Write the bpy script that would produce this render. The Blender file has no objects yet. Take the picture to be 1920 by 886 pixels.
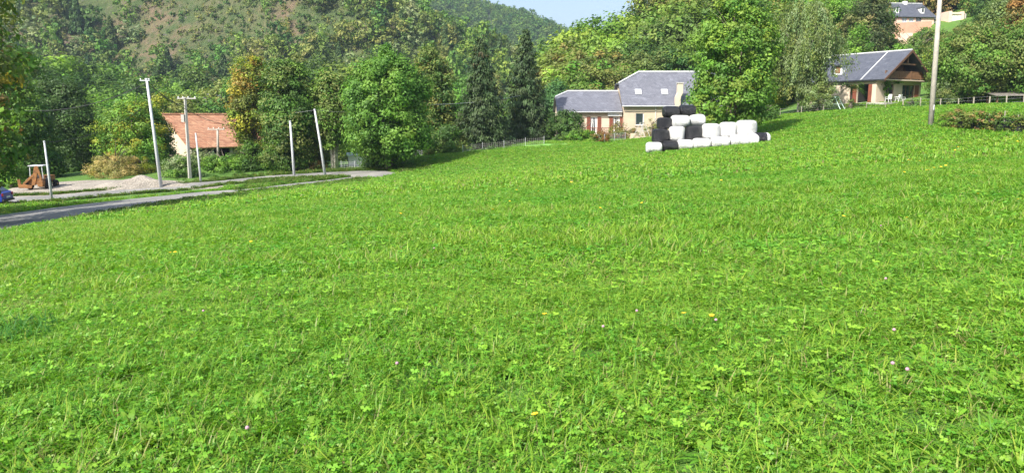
import bpy, math, random
import numpy as np
from mathutils import Vector, Matrix

# ------------------------------------------------------------------ camera, sky, sun, exposure
S = bpy.context.scene
COL = S.collection
PITCH = math.radians(9.44)
FPX = 1371.0
EYE = 1.6
cam_d = bpy.data.cameras.new('camera')
cam = bpy.data.objects.new('camera', cam_d)
COL.objects.link(cam)
cam_d.sensor_width = 36.0
cam_d.lens = 36.0 * FPX / 1920.0
cam_d.clip_start = 0.05
cam_d.clip_end = 12000
cam.location = (0, 0, EYE)
cam.rotation_euler = (math.pi / 2 - PITCH, 0, 0)
S.camera = cam

SUN_EL = math.radians(43)
SUN_DIR = Vector((-0.62, -0.785, 0)).normalized()          # horizontal direction towards the sun
sd = Vector((SUN_DIR.x * math.cos(SUN_EL), SUN_DIR.y * math.cos(SUN_EL), math.sin(SUN_EL)))
W = bpy.data.worlds.new('World')
S.world = W
W.use_nodes = True
wn = W.node_tree
bgn = wn.nodes['Background']
sky = wn.nodes.new('ShaderNodeTexSky')
sky.sky_type = 'NISHITA'
sky.sun_disc = False
sky.sun_elevation = SUN_EL
sky.sun_rotation = math.atan2(SUN_DIR.x, SUN_DIR.y)
sky.air_density = 1.0
sky.dust_density = 3.0
sky.ozone_density = 1.0
wn.links.new(sky.outputs[0], bgn.inputs[0])
bgn.inputs[1].default_value = 0.125
sun_d = bpy.data.lights.new('sun', 'SUN')
sun = bpy.data.objects.new('sun', sun_d)
COL.objects.link(sun)
sun_d.energy = 5.0
sun_d.angle = math.radians(0.53)
sun_d.color = (1.0, 0.955, 0.88)
sun.rotation_euler = sd.to_track_quat('Z', 'Y').to_euler()
sun.location = (-60, -60, 80)

S.view_settings.view_transform = 'Standard'
S.view_settings.look = 'None'
S.view_settings.exposure = 0.95
S.view_settings.gamma = 1.0
S.render.engine = 'CYCLES'
S.cycles.max_bounces = 6
S.cycles.diffuse_bounces = 3
S.cycles.glossy_bounces = 2
S.cycles.transmission_bounces = 4
S.cycles.transparent_max_bounces = 6
S.cycles.volume_bounces = 0
S.cycles.caustics_reflective = False
S.cycles.caustics_refractive = False

# ------------------------------------------------------------------ projection helpers (photo pixel -> place in the world)
CP, SP = math.cos(PITCH), math.sin(PITCH)
def PT(px, py, Y):
    u = (443.0 - py) / FPX
    r = (px - 960.0) / FPX
    dy = CP + u * SP
    dz = -SP + u * CP
    t = Y / dy
    return (r * t, Y, EYE + dz * t)
def proj(x, y, z):
    z = z - EYE
    f = y * CP - z * SP
    u = y * SP + z * CP
    return 960 + FPX * x / f, 443 - FPX * u / f

# ------------------------------------------------------------------ terrain
_cp = [(0, 0, 0), (-8, 3, -.55), (8, 3, .45), (0, 12, -.35), (-12, 14, -1.25), (12, 14, .35), (0, -20, .4), (-20, 0, -1.6), (20, 0, 1.2), (-30, -20, -2.2), (30, -20, 2.2),
       (0, 26, -.95), (14, 28, -.15), (-12, 28, -1.9), (26, 26, 1.0), (45, 20, 2.4)]
for px, py, Y in [(0, 437, 31), (200, 394, 41), (400, 369, 49), (560, 351, 56), (700, 332, 64), (745, 320, 68), (960, 300, 66),
                  (1230, 287, 55), (1440, 268, 54), (780, 298, 74), (900, 284, 78), (1000, 268, 84), (1100, 262, 86), (1180, 264, 90), (1200, 269, 78), (1110, 271, 80),
                  (1450, 222, 78), (1600, 207, 84), (1640, 190, 94), (1745, 237, 45), (1920, 200, 72), (1920, 252, 38), (98, 377, 55), (0, 390, 50),
                  (72, 355, 63), (230, 347, 63), (400, 338, 70), (560, 322, 74), (670, 312, 80), (400, 300, 86), (150, 322, 84), (1800, 212, 82),
                  (1720, 62, 172), (1690, 110, 130), (1600, 215, 66)]:
    _cp.append(PT(px, py, Y))
_cp += [(-100, 130, -10), (-60, 150, -11), (-20, 120, -7.5), (-150, 200, -13), (-60, 220, -11), (-10, 200, -6), (-250, 150, -12), (-150, 40, -7), (-150, -40, -4), (-60, 30, -6.2),
        (22, 112, -1), (48, 125, 3), (70, 140, 10), (50, 200, 15), (15, 210, 4), (75, 280, 40), (30, 300, 15), (-10, 300, 0),
        (150, 200, 38), (90, 90, 5), (120, 120, 14), (220, 150, 45), (200, 20, 14), (120, -40, 8), (160, 300, 72), (250, 300, 85), (-250, 330, -8), (-100, 330, -6)]
_cp = np.array(_cp, float)
def _U(r2):
    return 0.5 * r2 * np.log(r2 + 1e-9)
def _fit(P, lam=2.0):
    n = len(P)
    xy = P[:, :2] / 50.0
    d2 = ((xy[:, None] - xy[None]) ** 2).sum(-1)
    K = _U(d2) + np.eye(n) * lam * 1e-3
    A = np.zeros((n + 3, n + 3))
    A[:n, :n] = K
    A[:n, n:] = np.c_[np.ones(n), xy]
    A[n:, :n] = A[:n, n:].T
    return np.linalg.solve(A, np.r_[P[:, 2], 0, 0, 0]), xy
_w, _xy = _fit(_cp)
def smooth_noise(x, y, seed=0):
    rs = np.random.RandomState(seed)
    v = np.zeros_like(np.asarray(x, float))
    for i in range(6):
        a = rs.uniform(0, 6.28)
        v = v + np.sin(x * math.cos(a) * (1 + .35 * i) + y * math.sin(a) * (1 + .35 * i) + rs.uniform(0, 6.28)) / (1 + .3 * i)
    return v / 3.2
def TZ(x, y):
    x = np.asarray(x, float); y = np.asarray(y, float)
    shp = np.broadcast(x, y).shape
    xf = np.broadcast_to(x, shp).ravel() / 50.0
    yf = np.broadcast_to(y, shp).ravel() / 50.0
    out = np.empty(len(xf))
    for i in range(0, len(xf), 20000):
        a, b = xf[i:i + 20000], yf[i:i + 20000]
        d2 = (a[:, None] - _xy[None, :, 0]) ** 2 + (b[:, None] - _xy[None, :, 1]) ** 2
        out[i:i + 20000] = _U(d2) @ _w[:-3] + _w[-3] + _w[-2] * a + _w[-1] * b
    out = out + 0.05 * smooth_noise(xf * 50 * .55, yf * 50 * .55, 5)
    return out.reshape(shp)
def tz(x, y):
    return float(TZ(np.array([x]), np.array([y]))[0])
def G(px, py, y0=2.0, y1=420.0):
    """where the sight line through a photo pixel meets the ground"""
    Y = np.linspace(y0, y1, 2400)
    p = np.array([PT(px, py, 1.0)])[0]
    x = p[0] * Y
    z = EYE + (p[2] - EYE) * Y
    d = z - TZ(x, Y)
    k = np.where(d <= 0)[0]
    i = k[0] if len(k) else len(Y) - 1
    return (float(x[i]), float(Y[i]), tz(x[i], Y[i]))
def GY(px, Y):
    """ground point at depth Y under photo column px"""
    x = PT(px, 260, Y)[0]
    return (x, Y, tz(x, Y))

# ------------------------------------------------------------------ materials
def new_mat(name):
    m = bpy.data.materials.new(name)
    m.use_nodes = True
    nt = m.node_tree
    return m, nt, nt.nodes['Principled BSDF']
def N(nt, t, **kw):
    n = nt.nodes.new(t)
    for k, v in kw.items():
        setattr(n, k, v)
    return n
def ramp(nt, fac, stops):
    r = N(nt, 'ShaderNodeValToRGB')
    els = r.color_ramp.elements
    els[0].position, els[0].color = stops[0][0], (*stops[0][1], 1)
    els[1].position, els[1].color = stops[-1][0], (*stops[-1][1], 1)
    for p, c in stops[1:-1]:
        e = els.new(p); e.color = (*c, 1)
    nt.links.new(fac, r.inputs[0])
    return r.outputs[0]
def noise(nt, scale, detail=4, rough=.6, vec=None, dist=0):
    n = N(nt, 'ShaderNodeTexNoise')
    n.inputs['Scale'].default_value = scale
    n.inputs['Detail'].default_value = detail
    n.inputs['Roughness'].default_value = rough
    n.inputs['Distortion'].default_value = dist
    if vec is not None: nt.links.new(vec, n.inputs['Vector'])
    return n.outputs['Fac']
def objco(nt):
    return N(nt, 'ShaderNodeTexCoord').outputs['Object']
def mixc(nt, fac, a, b, mode='MIX'):
    m = N(nt, 'ShaderNodeMix', data_type='RGBA', blend_type=mode)
    for v, s in ((fac, m.inputs[0]), (a, m.inputs[6]), (b, m.inputs[7])):
        if isinstance(v, (int, float)): s.default_value = v
        elif isinstance(v, tuple): s.default_value = (*v, 1)
        else: nt.links.new(v, s)
    return m.outputs[2]
def bump(nt, bsdf, h, strength=.3, dist=.02):
    b = N(nt, 'ShaderNodeBump')
    b.inputs['Strength'].default_value = strength
    b.inputs['Distance'].default_value = dist
    nt.links.new(h, b.inputs['Height'])
    nt.links.new(b.outputs[0], bsdf.inputs['Normal'])
def plain(name, c, rough=.7, var=.15, scale=3.0, metal=0.0, bmp=0.0):
    m, nt, b = new_mat(name)
    f = noise(nt, scale, 5, .6, objco(nt))
    lo = tuple(x * (1 - var) for x in c); hi = tuple(min(1, x * (1 + var)) for x in c)
    nt.links.new(ramp(nt, f, [(.3, lo), (.7, hi)]), b.inputs['Base Color'])
    b.inputs['Roughness'].default_value = rough
    b.inputs['Metallic'].default_value = metal
    if bmp: bump(nt, b, f, bmp, .02)
    return m
def leaf_mat(name, trans=.35, rough=.55, tintattr=None, hv=.0, gain=1.0):
    m, nt, b = new_mat(name)
    a = N(nt, 'ShaderNodeAttribute'); a.attribute_name = 'Col'
    c = a.outputs['Color']
    hs = N(nt, 'ShaderNodeHueSaturation')
    nt.links.new(c, hs.inputs['Color'])
    if tintattr:
        t = N(nt, 'ShaderNodeAttribute'); t.attribute_name = tintattr; t.attribute_type = 'INSTANCER'
        fac = t.outputs['Fac']
    else:
        fac = N(nt, 'ShaderNodeObjectInfo').outputs['Random']
    mr = N(nt, 'ShaderNodeMapRange')
    mr.inputs['To Min'].default_value = .5 - hv; mr.inputs['To Max'].default_value = .5 + hv * .6
    nt.links.new(fac, mr.inputs['Value']); nt.links.new(mr.outputs[0], hs.inputs['Hue'])
    mv = N(nt, 'ShaderNodeMath', operation='MULTIPLY_ADD')
    nt.links.new(fac, mv.inputs[0]); mv.inputs[1].default_value = -hv * 9; mv.inputs[2].default_value = gain * (1 + hv * 4.5)
    nt.links.new(mv.outputs[0], hs.inputs['Value'])
    nt.links.new(hs.outputs[0], b.inputs['Base Color'])
    b.inputs['Roughness'].default_value = rough
    b.inputs['Specular IOR Level'].default_value = .3
    tr = N(nt, 'ShaderNodeBsdfTranslucent')
    g = mixc(nt, 1.0, hs.outputs[0], (1.0, 1.1, .45), 'MULTIPLY')
    nt.links.new(g, tr.inputs['Color'])
    mx = N(nt, 'ShaderNodeMixShader'); mx.inputs[0].default_value = trans
    nt.links.new(b.outputs[0], mx.inputs[1]); nt.links.new(tr.outputs[0], mx.inputs[2])
    nt.links.new(mx.outputs[0], nt.nodes['Material Output'].inputs[0])
    return m

M = {}
M['leaf'] = leaf_mat('leaves', .38, gain=1.2)
M['leafv'] = leaf_mat('leaves_varied', .35, hv=.035, gain=1.15)
M['needle'] = leaf_mat('needles', .10, .6, gain=.68)
M['grass'] = leaf_mat('grass_blades', .45, .45, tintattr='tint', hv=.022)
M['wood_far'] = leaf_mat('far_leaves', .3, .7, tintattr='tint', hv=.04, gain=1.2)
M['bark'] = plain('bark', (.13, .105, .08), .9, .35, 6, bmp=.5)
M['bark_pale'] = plain('pale_bark', (.42, .38, .33), .85, .35, 4, bmp=.4)

# ------------------------------------------------------------------ object helpers
def tag(o, label=None, cat=None, group=None, kind=None):
    if label: o['label'] = label
    if cat: o['category'] = cat
    if group: o['group'] = group
    if kind: o['kind'] = kind
    return o
def empty(name, loc, rz=0.0, label=None, cat=None, group=None, rot=None, s=1.0):
    o = bpy.data.objects.new(name, None)
    COL.objects.link(o)
    o.location = loc
    o.rotation_euler = rot if rot else (0, 0, rz)
    o.scale = (s, s, s) if not isinstance(s, tuple) else s
    o.empty_display_size = .3
    return tag(o, label, cat, group)
def link(name, me, mats, parent=None, loc=None, smooth=False):
    o = bpy.data.objects.new(name, me)
    COL.objects.link(o)
    for m in (mats if isinstance(mats, (list, tuple)) else [mats]):
        me.materials.append(m)
    if parent: o.parent = parent
    if loc is not None: o.location = loc
    if smooth:
        me.polygons.foreach_set('use_smooth', np.ones(len(me.polygons), bool))
    return o
def np_mesh(name, V, F, C=None, mi=None):
    """V (n,3); F (m,4) or (m,3) index array or list of such arrays; C per-vertex colour"""
    me = bpy.data.meshes.new(name)
    Fs = F if isinstance(F, list) else [F]
    Fs = [f for f in Fs if len(f)]
    me.vertices.add(len(V))
    me.vertices.foreach_set('co', np.asarray(V, np.float32).ravel())
    nl = sum(f.size for f in Fs); nf = sum(len(f) for f in Fs)
    me.loops.add(nl); me.polygons.add(nf)
    me.loops.foreach_set('vertex_index', np.concatenate([f.ravel() for f in Fs]).astype(np.int32))
    st = []; k = 0
    for f in Fs:
        st.append(k + np.arange(len(f)) * f.shape[1]); k += f.size
    me.polygons.foreach_set('loop_start', np.concatenate(st).astype(np.int32))
    if mi is not None:
        me.polygons.foreach_set('material_index', np.asarray(mi, np.int32))
    if C is not None:
        a = me.attributes.new('Col', 'FLOAT_COLOR', 'POINT')
        c4 = np.ones((len(V), 4), np.float32); c4[:, :3] = C
        a.data.foreach_set('color', c4.ravel())
    me.update(calc_edges=True)
    return me

class MB:
    """collects boxes, prisms, tubes; builds ONE mesh"""
    def __init__(s): s.v = []; s.f = []
    def add(s, vs, fs):
        k = len(s.v); s.v += [tuple(v) for v in vs]; s.f += [tuple(i + k for i in f) for f in fs]; return s
    def box(s, x0, y0, z0, x1, y1, z1, R=None):
        vs = [(x0, y0, z0), (x1, y0, z0), (x1, y1, z0), (x0, y1, z0), (x0, y0, z1), (x1, y0, z1), (x1, y1, z1), (x0, y1, z1)]
        if R is not None: vs = [tuple(R @ Vector(v)) for v in vs]
        return s.add(vs, [(3, 2, 1, 0), (4, 5, 6, 7), (0, 1, 5, 4), (1, 2, 6, 5), (2, 3, 7, 6), (3, 0, 4, 7)])
    def prism(s, poly, a, b, axis='y'):
        """poly: list of 2-D points in the plane across axis"""
        n = len(poly)
        def P(p, t):
            return {'y': (p[0], t, p[1]), 'x': (t, p[0], p[1]), 'z': (p[0], p[1], t)}[axis]
        vs = [P(p, a) for p in poly] + [P(p, b) for p in poly]
        return s.add(vs, [tuple(range(n))[::-1], tuple(range(n, 2 * n))] + [(i, (i + 1) % n, n + (i + 1) % n, n + i) for i in range(n)])
    def slab(s, pts, t):
        """a planar polygon given thickness t along its normal (downwards)"""
        P = [Vector(p) for p in pts]
        nn = (P[1] - P[0]).cross(P[2] - P[0]).normalized()
        n = len(P)
        return s.add(P + [p - nn * t for p in P], [tuple(range(n)), tuple(range(n, 2 * n))[::-1]] + [(i, n + i, n + (i + 1) % n, (i + 1) % n) for i in range(n)])
    def tube(s, path, radii, sides=8, cap=True):
        path = [Vector(p) for p in path]
        if isinstance(radii, (int, float)): radii = [radii] * len(path)
        k = len(s.v); rings = []
        for i, p in enumerate(path):
            d = (path[min(i + 1, len(path) - 1)] - path[max(i - 1, 0)]).normalized()
            a = d.cross(Vector((0, 0, 1)) if abs(d.z) < .95 else Vector((1, 0, 0))).normalized()
            b = d.cross(a)
            for j in range(sides):
                t = 2 * math.pi * j / sides
                s.v.append(tuple(p + (a * math.cos(t) + b * math.sin(t)) * radii[i]))
        for i in range(len(path) - 1):
            for j in range(sides):
                j2 = (j + 1) % sides
                s.f.append((k + i * sides + j, k + i * sides + j2, k + (i + 1) * sides + j2, k + (i + 1) * sides + j))
        if cap:
            s.f.append(tuple(k + j for j in range(sides))[::-1])
            s.f.append(tuple(k + (len(path) - 1) * sides + j for j in range(sides)))
        return s
    def lathe(s, prof, sides=24, axis='z', c=(0, 0, 0)):
        k = len(s.v)
        for r, h in prof:
            for j in range(sides):
                t = 2 * math.pi * j / sides
                p = (r * math.cos(t), r * math.sin(t), h)
                if axis == 'x': p = (h, r * math.cos(t), r * math.sin(t))
                if axis == 'y': p = (r * math.cos(t), h, r * math.sin(t))
                s.v.append((p[0] + c[0], p[1] + c[1], p[2] + c[2]))
        for i in range(len(prof) - 1):
            for j in range(sides):
                j2 = (j + 1) % sides
                s.f.append((k + i * sides + j, k + i * sides + j2, k + (i + 1) * sides + j2, k + (i + 1) * sides + j))
        s.f.append(tuple(k + j for j in range(sides))[::-1])
        s.f.append(tuple(k + (len(prof) - 1) * sides + j for j in range(sides)))
        return s
    def build(s, name, mat, parent=None, smooth=False, loc=None, bevel=0):
        me = bpy.data.meshes.new(name)
        me.from_pydata(s.v, [], s.f)
        me.update()
        o = link(name, me, mat, parent, loc, smooth)
        if bevel:
            b = o.modifiers.new('bevel', 'BEVEL'); b.width = bevel; b.segments = 2; b.limit_method = 'ANGLE'
        return o

# ------------------------------------------------------------------ the ground
road_main_px = [(-60, 444, 11), (0, 430, 10.5), (100, 410, 9.2), (200, 390, 7.0), (300, 375.5, 5.3), (400, 364, 4.0), (480, 356, 3.4), (560, 347, 3.3), (640, 338, 3.4),
                (690, 333, 3.6), (706, 329.5, 3.6), (690, 326.5, 3.6), (640, 326.5, 3.6), (560, 330, 3.5), (480, 336, 3.5), (400, 344, 3.5), (330, 353, 3.4), (280, 357, 3.4), (200, 364, 3.6), (120, 371, 3.8), (40, 376, 4.0), (-80, 383, 4.2)]
def catmull(P, n=10):
    P = np.array(P, float); out = []
    for i in range(len(P) - 1):
        p0, p1, p2, p3 = P[max(i - 1, 0)], P[i], P[i + 1], P[min(i + 2, len(P) - 1)]
        for t in np.linspace(0, 1, n, endpoint=False):
            out.append(.5 * ((2 * p1) + (-p0 + p2) * t + (2 * p0 - 5 * p1 + 4 * p2 - p3) * t * t + (-p0 + 3 * p1 - 3 * p2 + p3) * t ** 3))
    out.append(P[-1])
    return np.array(out)
_r = []
for px, py, w in road_main_px:
    g = G(px, py)
    _r.append((g[0], g[1], w))
RD = catmull(_r, 12)
def road_dist(x, y):
    x = np.asarray(x); y = np.asarray(y)
    d = np.full(x.shape, 1e9)
    for cx, cy, w in RD:
        d = np.minimum(d, np.hypot(x - cx, y - cy) - w / 2)
    return d
EL = np.array([(-260, 489), (-120, 462), (0, 439), (100, 419), (200, 398.5), (300, 382), (370, 372), (430, 363.5)], float)   # meadow edge of the near arm
EU = np.array([(-260, 428), (-120, 414), (0, 402), (100, 390), (200, 378), (300, 367.5), (370, 361.5), (430, 357.5)], float)
_L = []; _R = []
for (ax_, ay_), (bx_, by_) in zip(catmull(EU, 8), catmull(EL, 8)):
    g = G(ax_, ay_); h = G(bx_, by_); _L.append(g[:2]); _R.append(h[:2])
_k = int(np.argmin(np.hypot(RD[:, 0] - G(470, 357)[0], RD[:, 1] - G(470, 357)[1])[:90]))
_d = np.gradient(RD[:, :2], axis=0); _d /= np.linalg.norm(_d, axis=1)[:, None]
for q in range(_k, len(RD)):
    n_ = np.array([-_d[q, 1], _d[q, 0]]) * RD[q, 2] / 2
    _L.append(RD[q, :2] + n_); _R.append(RD[q, :2] - n_)
ROAD_L = np.array(_L); ROAD_R = np.array(_R)
RD[:_k, 2] = np.minimum(RD[:_k, 2], 3.0)
def near_arm(px, py):
    return (px < 445) & (py < np.interp(px, EL[:, 0], EL[:, 1]) + 1.0) & (py > np.interp(px, EU[:, 0], EU[:, 1]) - 1.0)
GR = [G(230, 356), G(150, 356), G(268, 350)]
def gravel_d(x, y):
    g = GR[0]
    d1 = np.hypot((x - g[0]) / 8.0, (y - g[1]) / 7.0) - 1
    g = GR[1]
    d2 = np.hypot((x - g[0]) / 8.0, (y - g[1]) / 7.0) - 1
    return np.minimum(d1, d2)

def axis_pts(segs):
    out = []
    for a, b, st in segs:
        out += list(np.arange(a, b, st))
    return np.array(out + [segs[-1][1]])
gx = axis_pts([(-330, -80, 6), (-80, -45, 1.5), (-45, 50, .75), (50, 120, 2.5), (120, 330, 6)])
gy = axis_pts([(-60, -8, 3), (-8, 95, .75), (95, 150, 2), (150, 345, 5)])
XX, YY = np.meshgrid(gx, gy)
ZZ = TZ(XX, YY)
V = np.c_[XX.ravel(), YY.ravel(), ZZ.ravel()]
nx, ny = len(gx), len(gy)
ii = (np.arange(ny - 1)[:, None] * nx + np.arange(nx - 1)[None]).ravel()
F = np.c_[ii, ii + 1, ii + nx + 1, ii + nx]
m, nt, b = new_mat('meadow_soil_and_turf')
co = objco(nt)
f1 = noise(nt, .12, 5, .6, co); f2 = noise(nt, 1.6, 6, .7, co); f3 = noise(nt, 9, 4, .7, co)
c1 = ramp(nt, f2, [(.3, (.05, .115, .014)), (.5, (.085, .18, .02)), (.72, (.13, .22, .03))])
c2 = ramp(nt, f1, [(.35, (.75, .9, .7)), (.65, (1.15, 1.08, 1.1))])
c3 = mixc(nt, 1.0, c1, c2, 'MULTIPLY')
c4 = mixc(nt, .6, c3, ramp(nt, f3, [(.3, (.45, .5, .4)), (.7, (1.3, 1.3, 1.2))]), 'MULTIPLY')
nt.links.new(c4, b.inputs['Base Color'])
b.inputs['Roughness'].default_value = .9
bump(nt, b, f3, .8, .08)
M['turf'] = m
ground = link('ground', np_mesh('ground', V, F), m, smooth=True)
tag(ground, 'green meadow falling to the left and rising to the wooded slope on the right', 'ground', kind='structure')

def strip(name, path, mat, dz, cross=9, kind='structure', label=None, cat=None, crown=.04, jit=0):
    P = np.array(path); n = len(P)
    d = np.gradient(P[:, :2], axis=0); d /= np.linalg.norm(d, axis=1)[:, None]
    nrm = np.c_[-d[:, 1], d[:, 0]]
    rs = np.random.RandomState(3)
    t = np.linspace(-1, 1, cross)
    V = []
    for k in range(n):
        wv = P[k, 2] / 2 * (1 + jit * rs.uniform(-1, 1))
        for s in t:
            V.append((P[k, 0] + nrm[k, 0] * wv * s, P[k, 1] + nrm[k, 1] * wv * s, crown * (1 - s * s) + (-.12 if abs(s) == 1 else 0)))
    V = np.array(V)
    V[:, 2] += TZ(V[:, 0], V[:, 1]) + dz
    i = (np.arange(n - 1)[:, None] * cross + np.arange(cross - 1)[None]).ravel()
    o = link(name, np_mesh(name, V, np.c_[i, i + 1, i + cross + 1, i + cross]), mat, smooth=True)
    return tag(o, label, cat, kind=kind)
m, nt, b = new_mat('worn_asphalt')
co = objco(nt)
f1 = noise(nt, .35, 5, .65, co); f2 = noise(nt, 26, 3, .6, co)
c = mixc(nt, .5, ramp(nt, f1, [(.3, (.15, .145, .14)), (.5, (.21, .205, .195)), (.7, (.30, .29, .27))]), ramp(nt, f2, [(.3, (.6, .6, .6)), (.7, (1.25, 1.25, 1.2))]), 'MULTIPLY')
nt.links.new(c, b.inputs['Base Color']); b.inputs['Roughness'].default_value = .85
bump(nt, b, f2, .4, .01)
M['asphalt'] = m
t_ = np.linspace(0, 1, 11)
P_ = ROAD_L[:, None] * (1 - t_[None, :, None]) + ROAD_R[:, None] * t_[None, :, None]
n_ = len(P_); P_ = P_.reshape(-1, 2)
Vr = np.c_[P_, TZ(P_[:, 0], P_[:, 1]) + .07]
Vr[:, 2] += np.tile(.03 * (1 - (2 * t_ - 1) ** 2) - .12 * ((t_ == 0) | (t_ == 1)), n_)
i_ = (np.arange(n_ - 1)[:, None] * 11 + np.arange(10)[None]).ravel()
tag(link('road', np_mesh('road', Vr, np.c_[i_, i_ + 11, i_ + 12, i_ + 1]), M['asphalt'], smooth=True), 'narrow grey country lane that bends round in a hairpin', 'road', kind='structure')

# gravel yard and heap
m, nt, b = new_mat('crushed_gravel')
co = objco(nt)
v = N(nt, 'ShaderNodeTexVoronoi'); v.inputs['Scale'].default_value = 7; nt.links.new(co, v.inputs['Vector'])
f1 = noise(nt, .5, 5, .6, co)
c = mixc(nt, .45, ramp(nt, f1, [(.3, (.21, .185, .15)), (.7, (.34, .305, .255))]), v.outputs['Distance'], 'SOFT_LIGHT')
nt.links.new(c, b.inputs['Base Color']); b.inputs['Roughness'].default_value = .95
bump(nt, b, v.outputs['Distance'], .8, .08)
M['gravel'] = m
def patch(name, c, rx, ry, dz, mat, hfun=None, n=40, k=16, **tg):
    V = [(c[0], c[1], 0)]; 
    for i in range(1, k + 1):
        for j in range(n):
            a = 2 * math.pi * j / n
            w = 1 + .12 * math.sin(3 * a + 1) + .08 * math.sin(5 * a + 2)
            V.append((c[0] + rx * i / k * w * math.cos(a), c[1] + ry * i / k * w * math.sin(a), i / k))
    V = np.array(V)
    rad = V[:, 2].copy()
    V[:, 2] = TZ(V[:, 0], V[:, 1]) + dz - .25 * np.clip(rad - .9, 0, 1) * 10 * .3
    if hfun is not None: V[:, 2] += hfun(V[:, 0] - c[0], V[:, 1] - c[1], rad)
    F3 = np.array([(0, 1 + j, 1 + (j + 1) % n) for j in range(n)])
    F4 = np.array([(1 + (i - 1) * n + j, 1 + i * n + j, 1 + i * n + (j + 1) % n, 1 + (i - 1) * n + (j + 1) % n) for i in range(1, k) for j in range(n)])
    o = link(name, np_mesh(name, V, [F3, F4]), mat, smooth=True)
    return tag(o, **tg)
patch('gravel_yard', G(185, 352), 10.5, 7.5, .05, M['gravel'], label='pale gravel yard between the lane and the trees', cat='ground', kind='structure')
def heap(x, y, r):
    h = .78 * np.clip(1 - r ** 1.3, 0, 1) * (1 + .35 * x / 3.6) * (1 + .18 * np.sin(x * 1.7 + y) + .12 * np.sin(x * 3.1 - y * 2.3))
    return h
patch('gravel_heap', G(252, 350), 4.3, 2.6, .02, M['gravel'], heap, label='low heap of pale grey gravel behind the tallest white pole', cat='gravel heap')

# ------------------------------------------------------------------ hills
def noise2(x, y, seed, scale):
    return smooth_noise(np.asarray(x) / scale, np.asarray(y) / scale, seed)
def ridge_line(px0, py0, px1, py1, Y):
    a, b_ = PT(px0, py0, Y), PT(px1, py1, Y)
    return lambda x: a[2] + (x - a[0]) * (b_[2] - a[2]) / (b_[0] - a[0])
R1 = ridge_line(560, -20, 850, 105, 560)
def smin(a, b, k):
    h = np.clip(.5 + .5 * (b - a) / k, 0, 1)
    return b * (1 - h) + a * h - k * h * (1 - h)
def H1(x, y):
    r = R1(x) + 10 * noise2(x, 0 * x, 4, 45)
    r = np.minimum(r, 230 + .05 * (560 - x))
    cut = np.clip((y - 190) / 130, 0, 1) ** 1.3
    f = -13 + .60 * (y - 205) * cut
    back = r - .35 * (y - 560)
    z = smin(smin(f, r, 40), back, 30)
    z = z + cut * (9 * noise2(x + .6 * y, y * .35, 7, 38) + 3.5 * noise2(x, y, 9, 14))
    return np.maximum(z, -25)
R2 = ridge_line(930, 40, 1040, 100, 1000)
def H2(x, y):
    r = R2(x)
    r = np.where(x > 75, R2(75.0) - (x - 75) * .12, r)
    r = np.minimum(r, 420 + 20 * noise2(x, x * 0, 2, 90)) + 2.5 * noise2(x, x * 0, 12, 25)
    f = -10 + .52 * (y - 560)
    z = smin(smin(f, r, 60), r - .3 * (y - 1000), 40)
    return z + 12 * noise2(x + .5 * y, y * .3, 17, 70)
def sheet(name, Hf, x0, x1, y0, y1, st, mat, **tg):
    xs = np.arange(x0, x1 + 1, st); ys = np.arange(y0, y1 + 1, st)
    X, Y = np.meshgrid(xs, ys)
    Z = Hf(X, Y)
    n = len(xs)
    i = (np.arange(len(ys) - 1)[:, None] * n + np.arange(n - 1)[None]).ravel()
    o = link(name, np_mesh(name, np.c_[X.ravel(), Y.ravel(), Z.ravel()], np.c_[i, i + 1, i + n + 1, i + n]), mat, smooth=True)
    return tag(o, **tg)
m, nt, b = new_mat('heath_and_rock')
co = objco(nt)
f1 = noise(nt, .016, 7, .62, co); f2 = noise(nt, .10, 6, .7, co); f3 = noise(nt, .45, 5, .7, co)
c1 = ramp(nt, f1, [(.32, (.045, .085, .022)), (.41, (.095, .125, .035)), (.48, (.17, .12, .07)), (.56, (.085, .115, .032)), (.66, (.19, .135, .09))])
c2 = mixc(nt, ramp(nt, f2, [(.45, (0, 0, 0)), (.62, (1, 1, 1))]), c1, (.055, .09, .02))
c3 = mixc(nt, ramp(nt, f3, [(.60, (0, 0, 0)), (.66, (1, 1, 1))]), c2, (.13, .11, .10))
nt.links.new(c3, b.inputs['Base Color']); b.inputs['Roughness'].default_value = .95
bump(nt, b, f3, 1.0, 2.5)
M['heath'] = m
M['forest_floor'] = plain('forest_floor', (.05, .075, .02), .95, .4, .05)
M['pasture'] = plain('pasture', (.10, .19, .035), .95, .25, .2)
sheet('near_hill', H1, -760, 60, 190, 760, 5, M['heath'], label='steep hillside of heath, rock and scattered woods on the left', cat='hill', kind='structure')
sheet('far_mountain', H2, -900, 500, 540, 1500, 16, M['forest_floor'], label='wooded mountain slope coming down to the valley in the distance', cat='mountain', kind='structure')
vf = MB().add([(-6000, -6000, -16), (6000, -6000, -16), (6000, 6000, -16), (-6000, 6000, -16)], [(0, 1, 2, 3)]).build('valley_floor', M['forest_floor'])
tag(vf, 'flat valley floor', 'ground', kind='structure')

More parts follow.
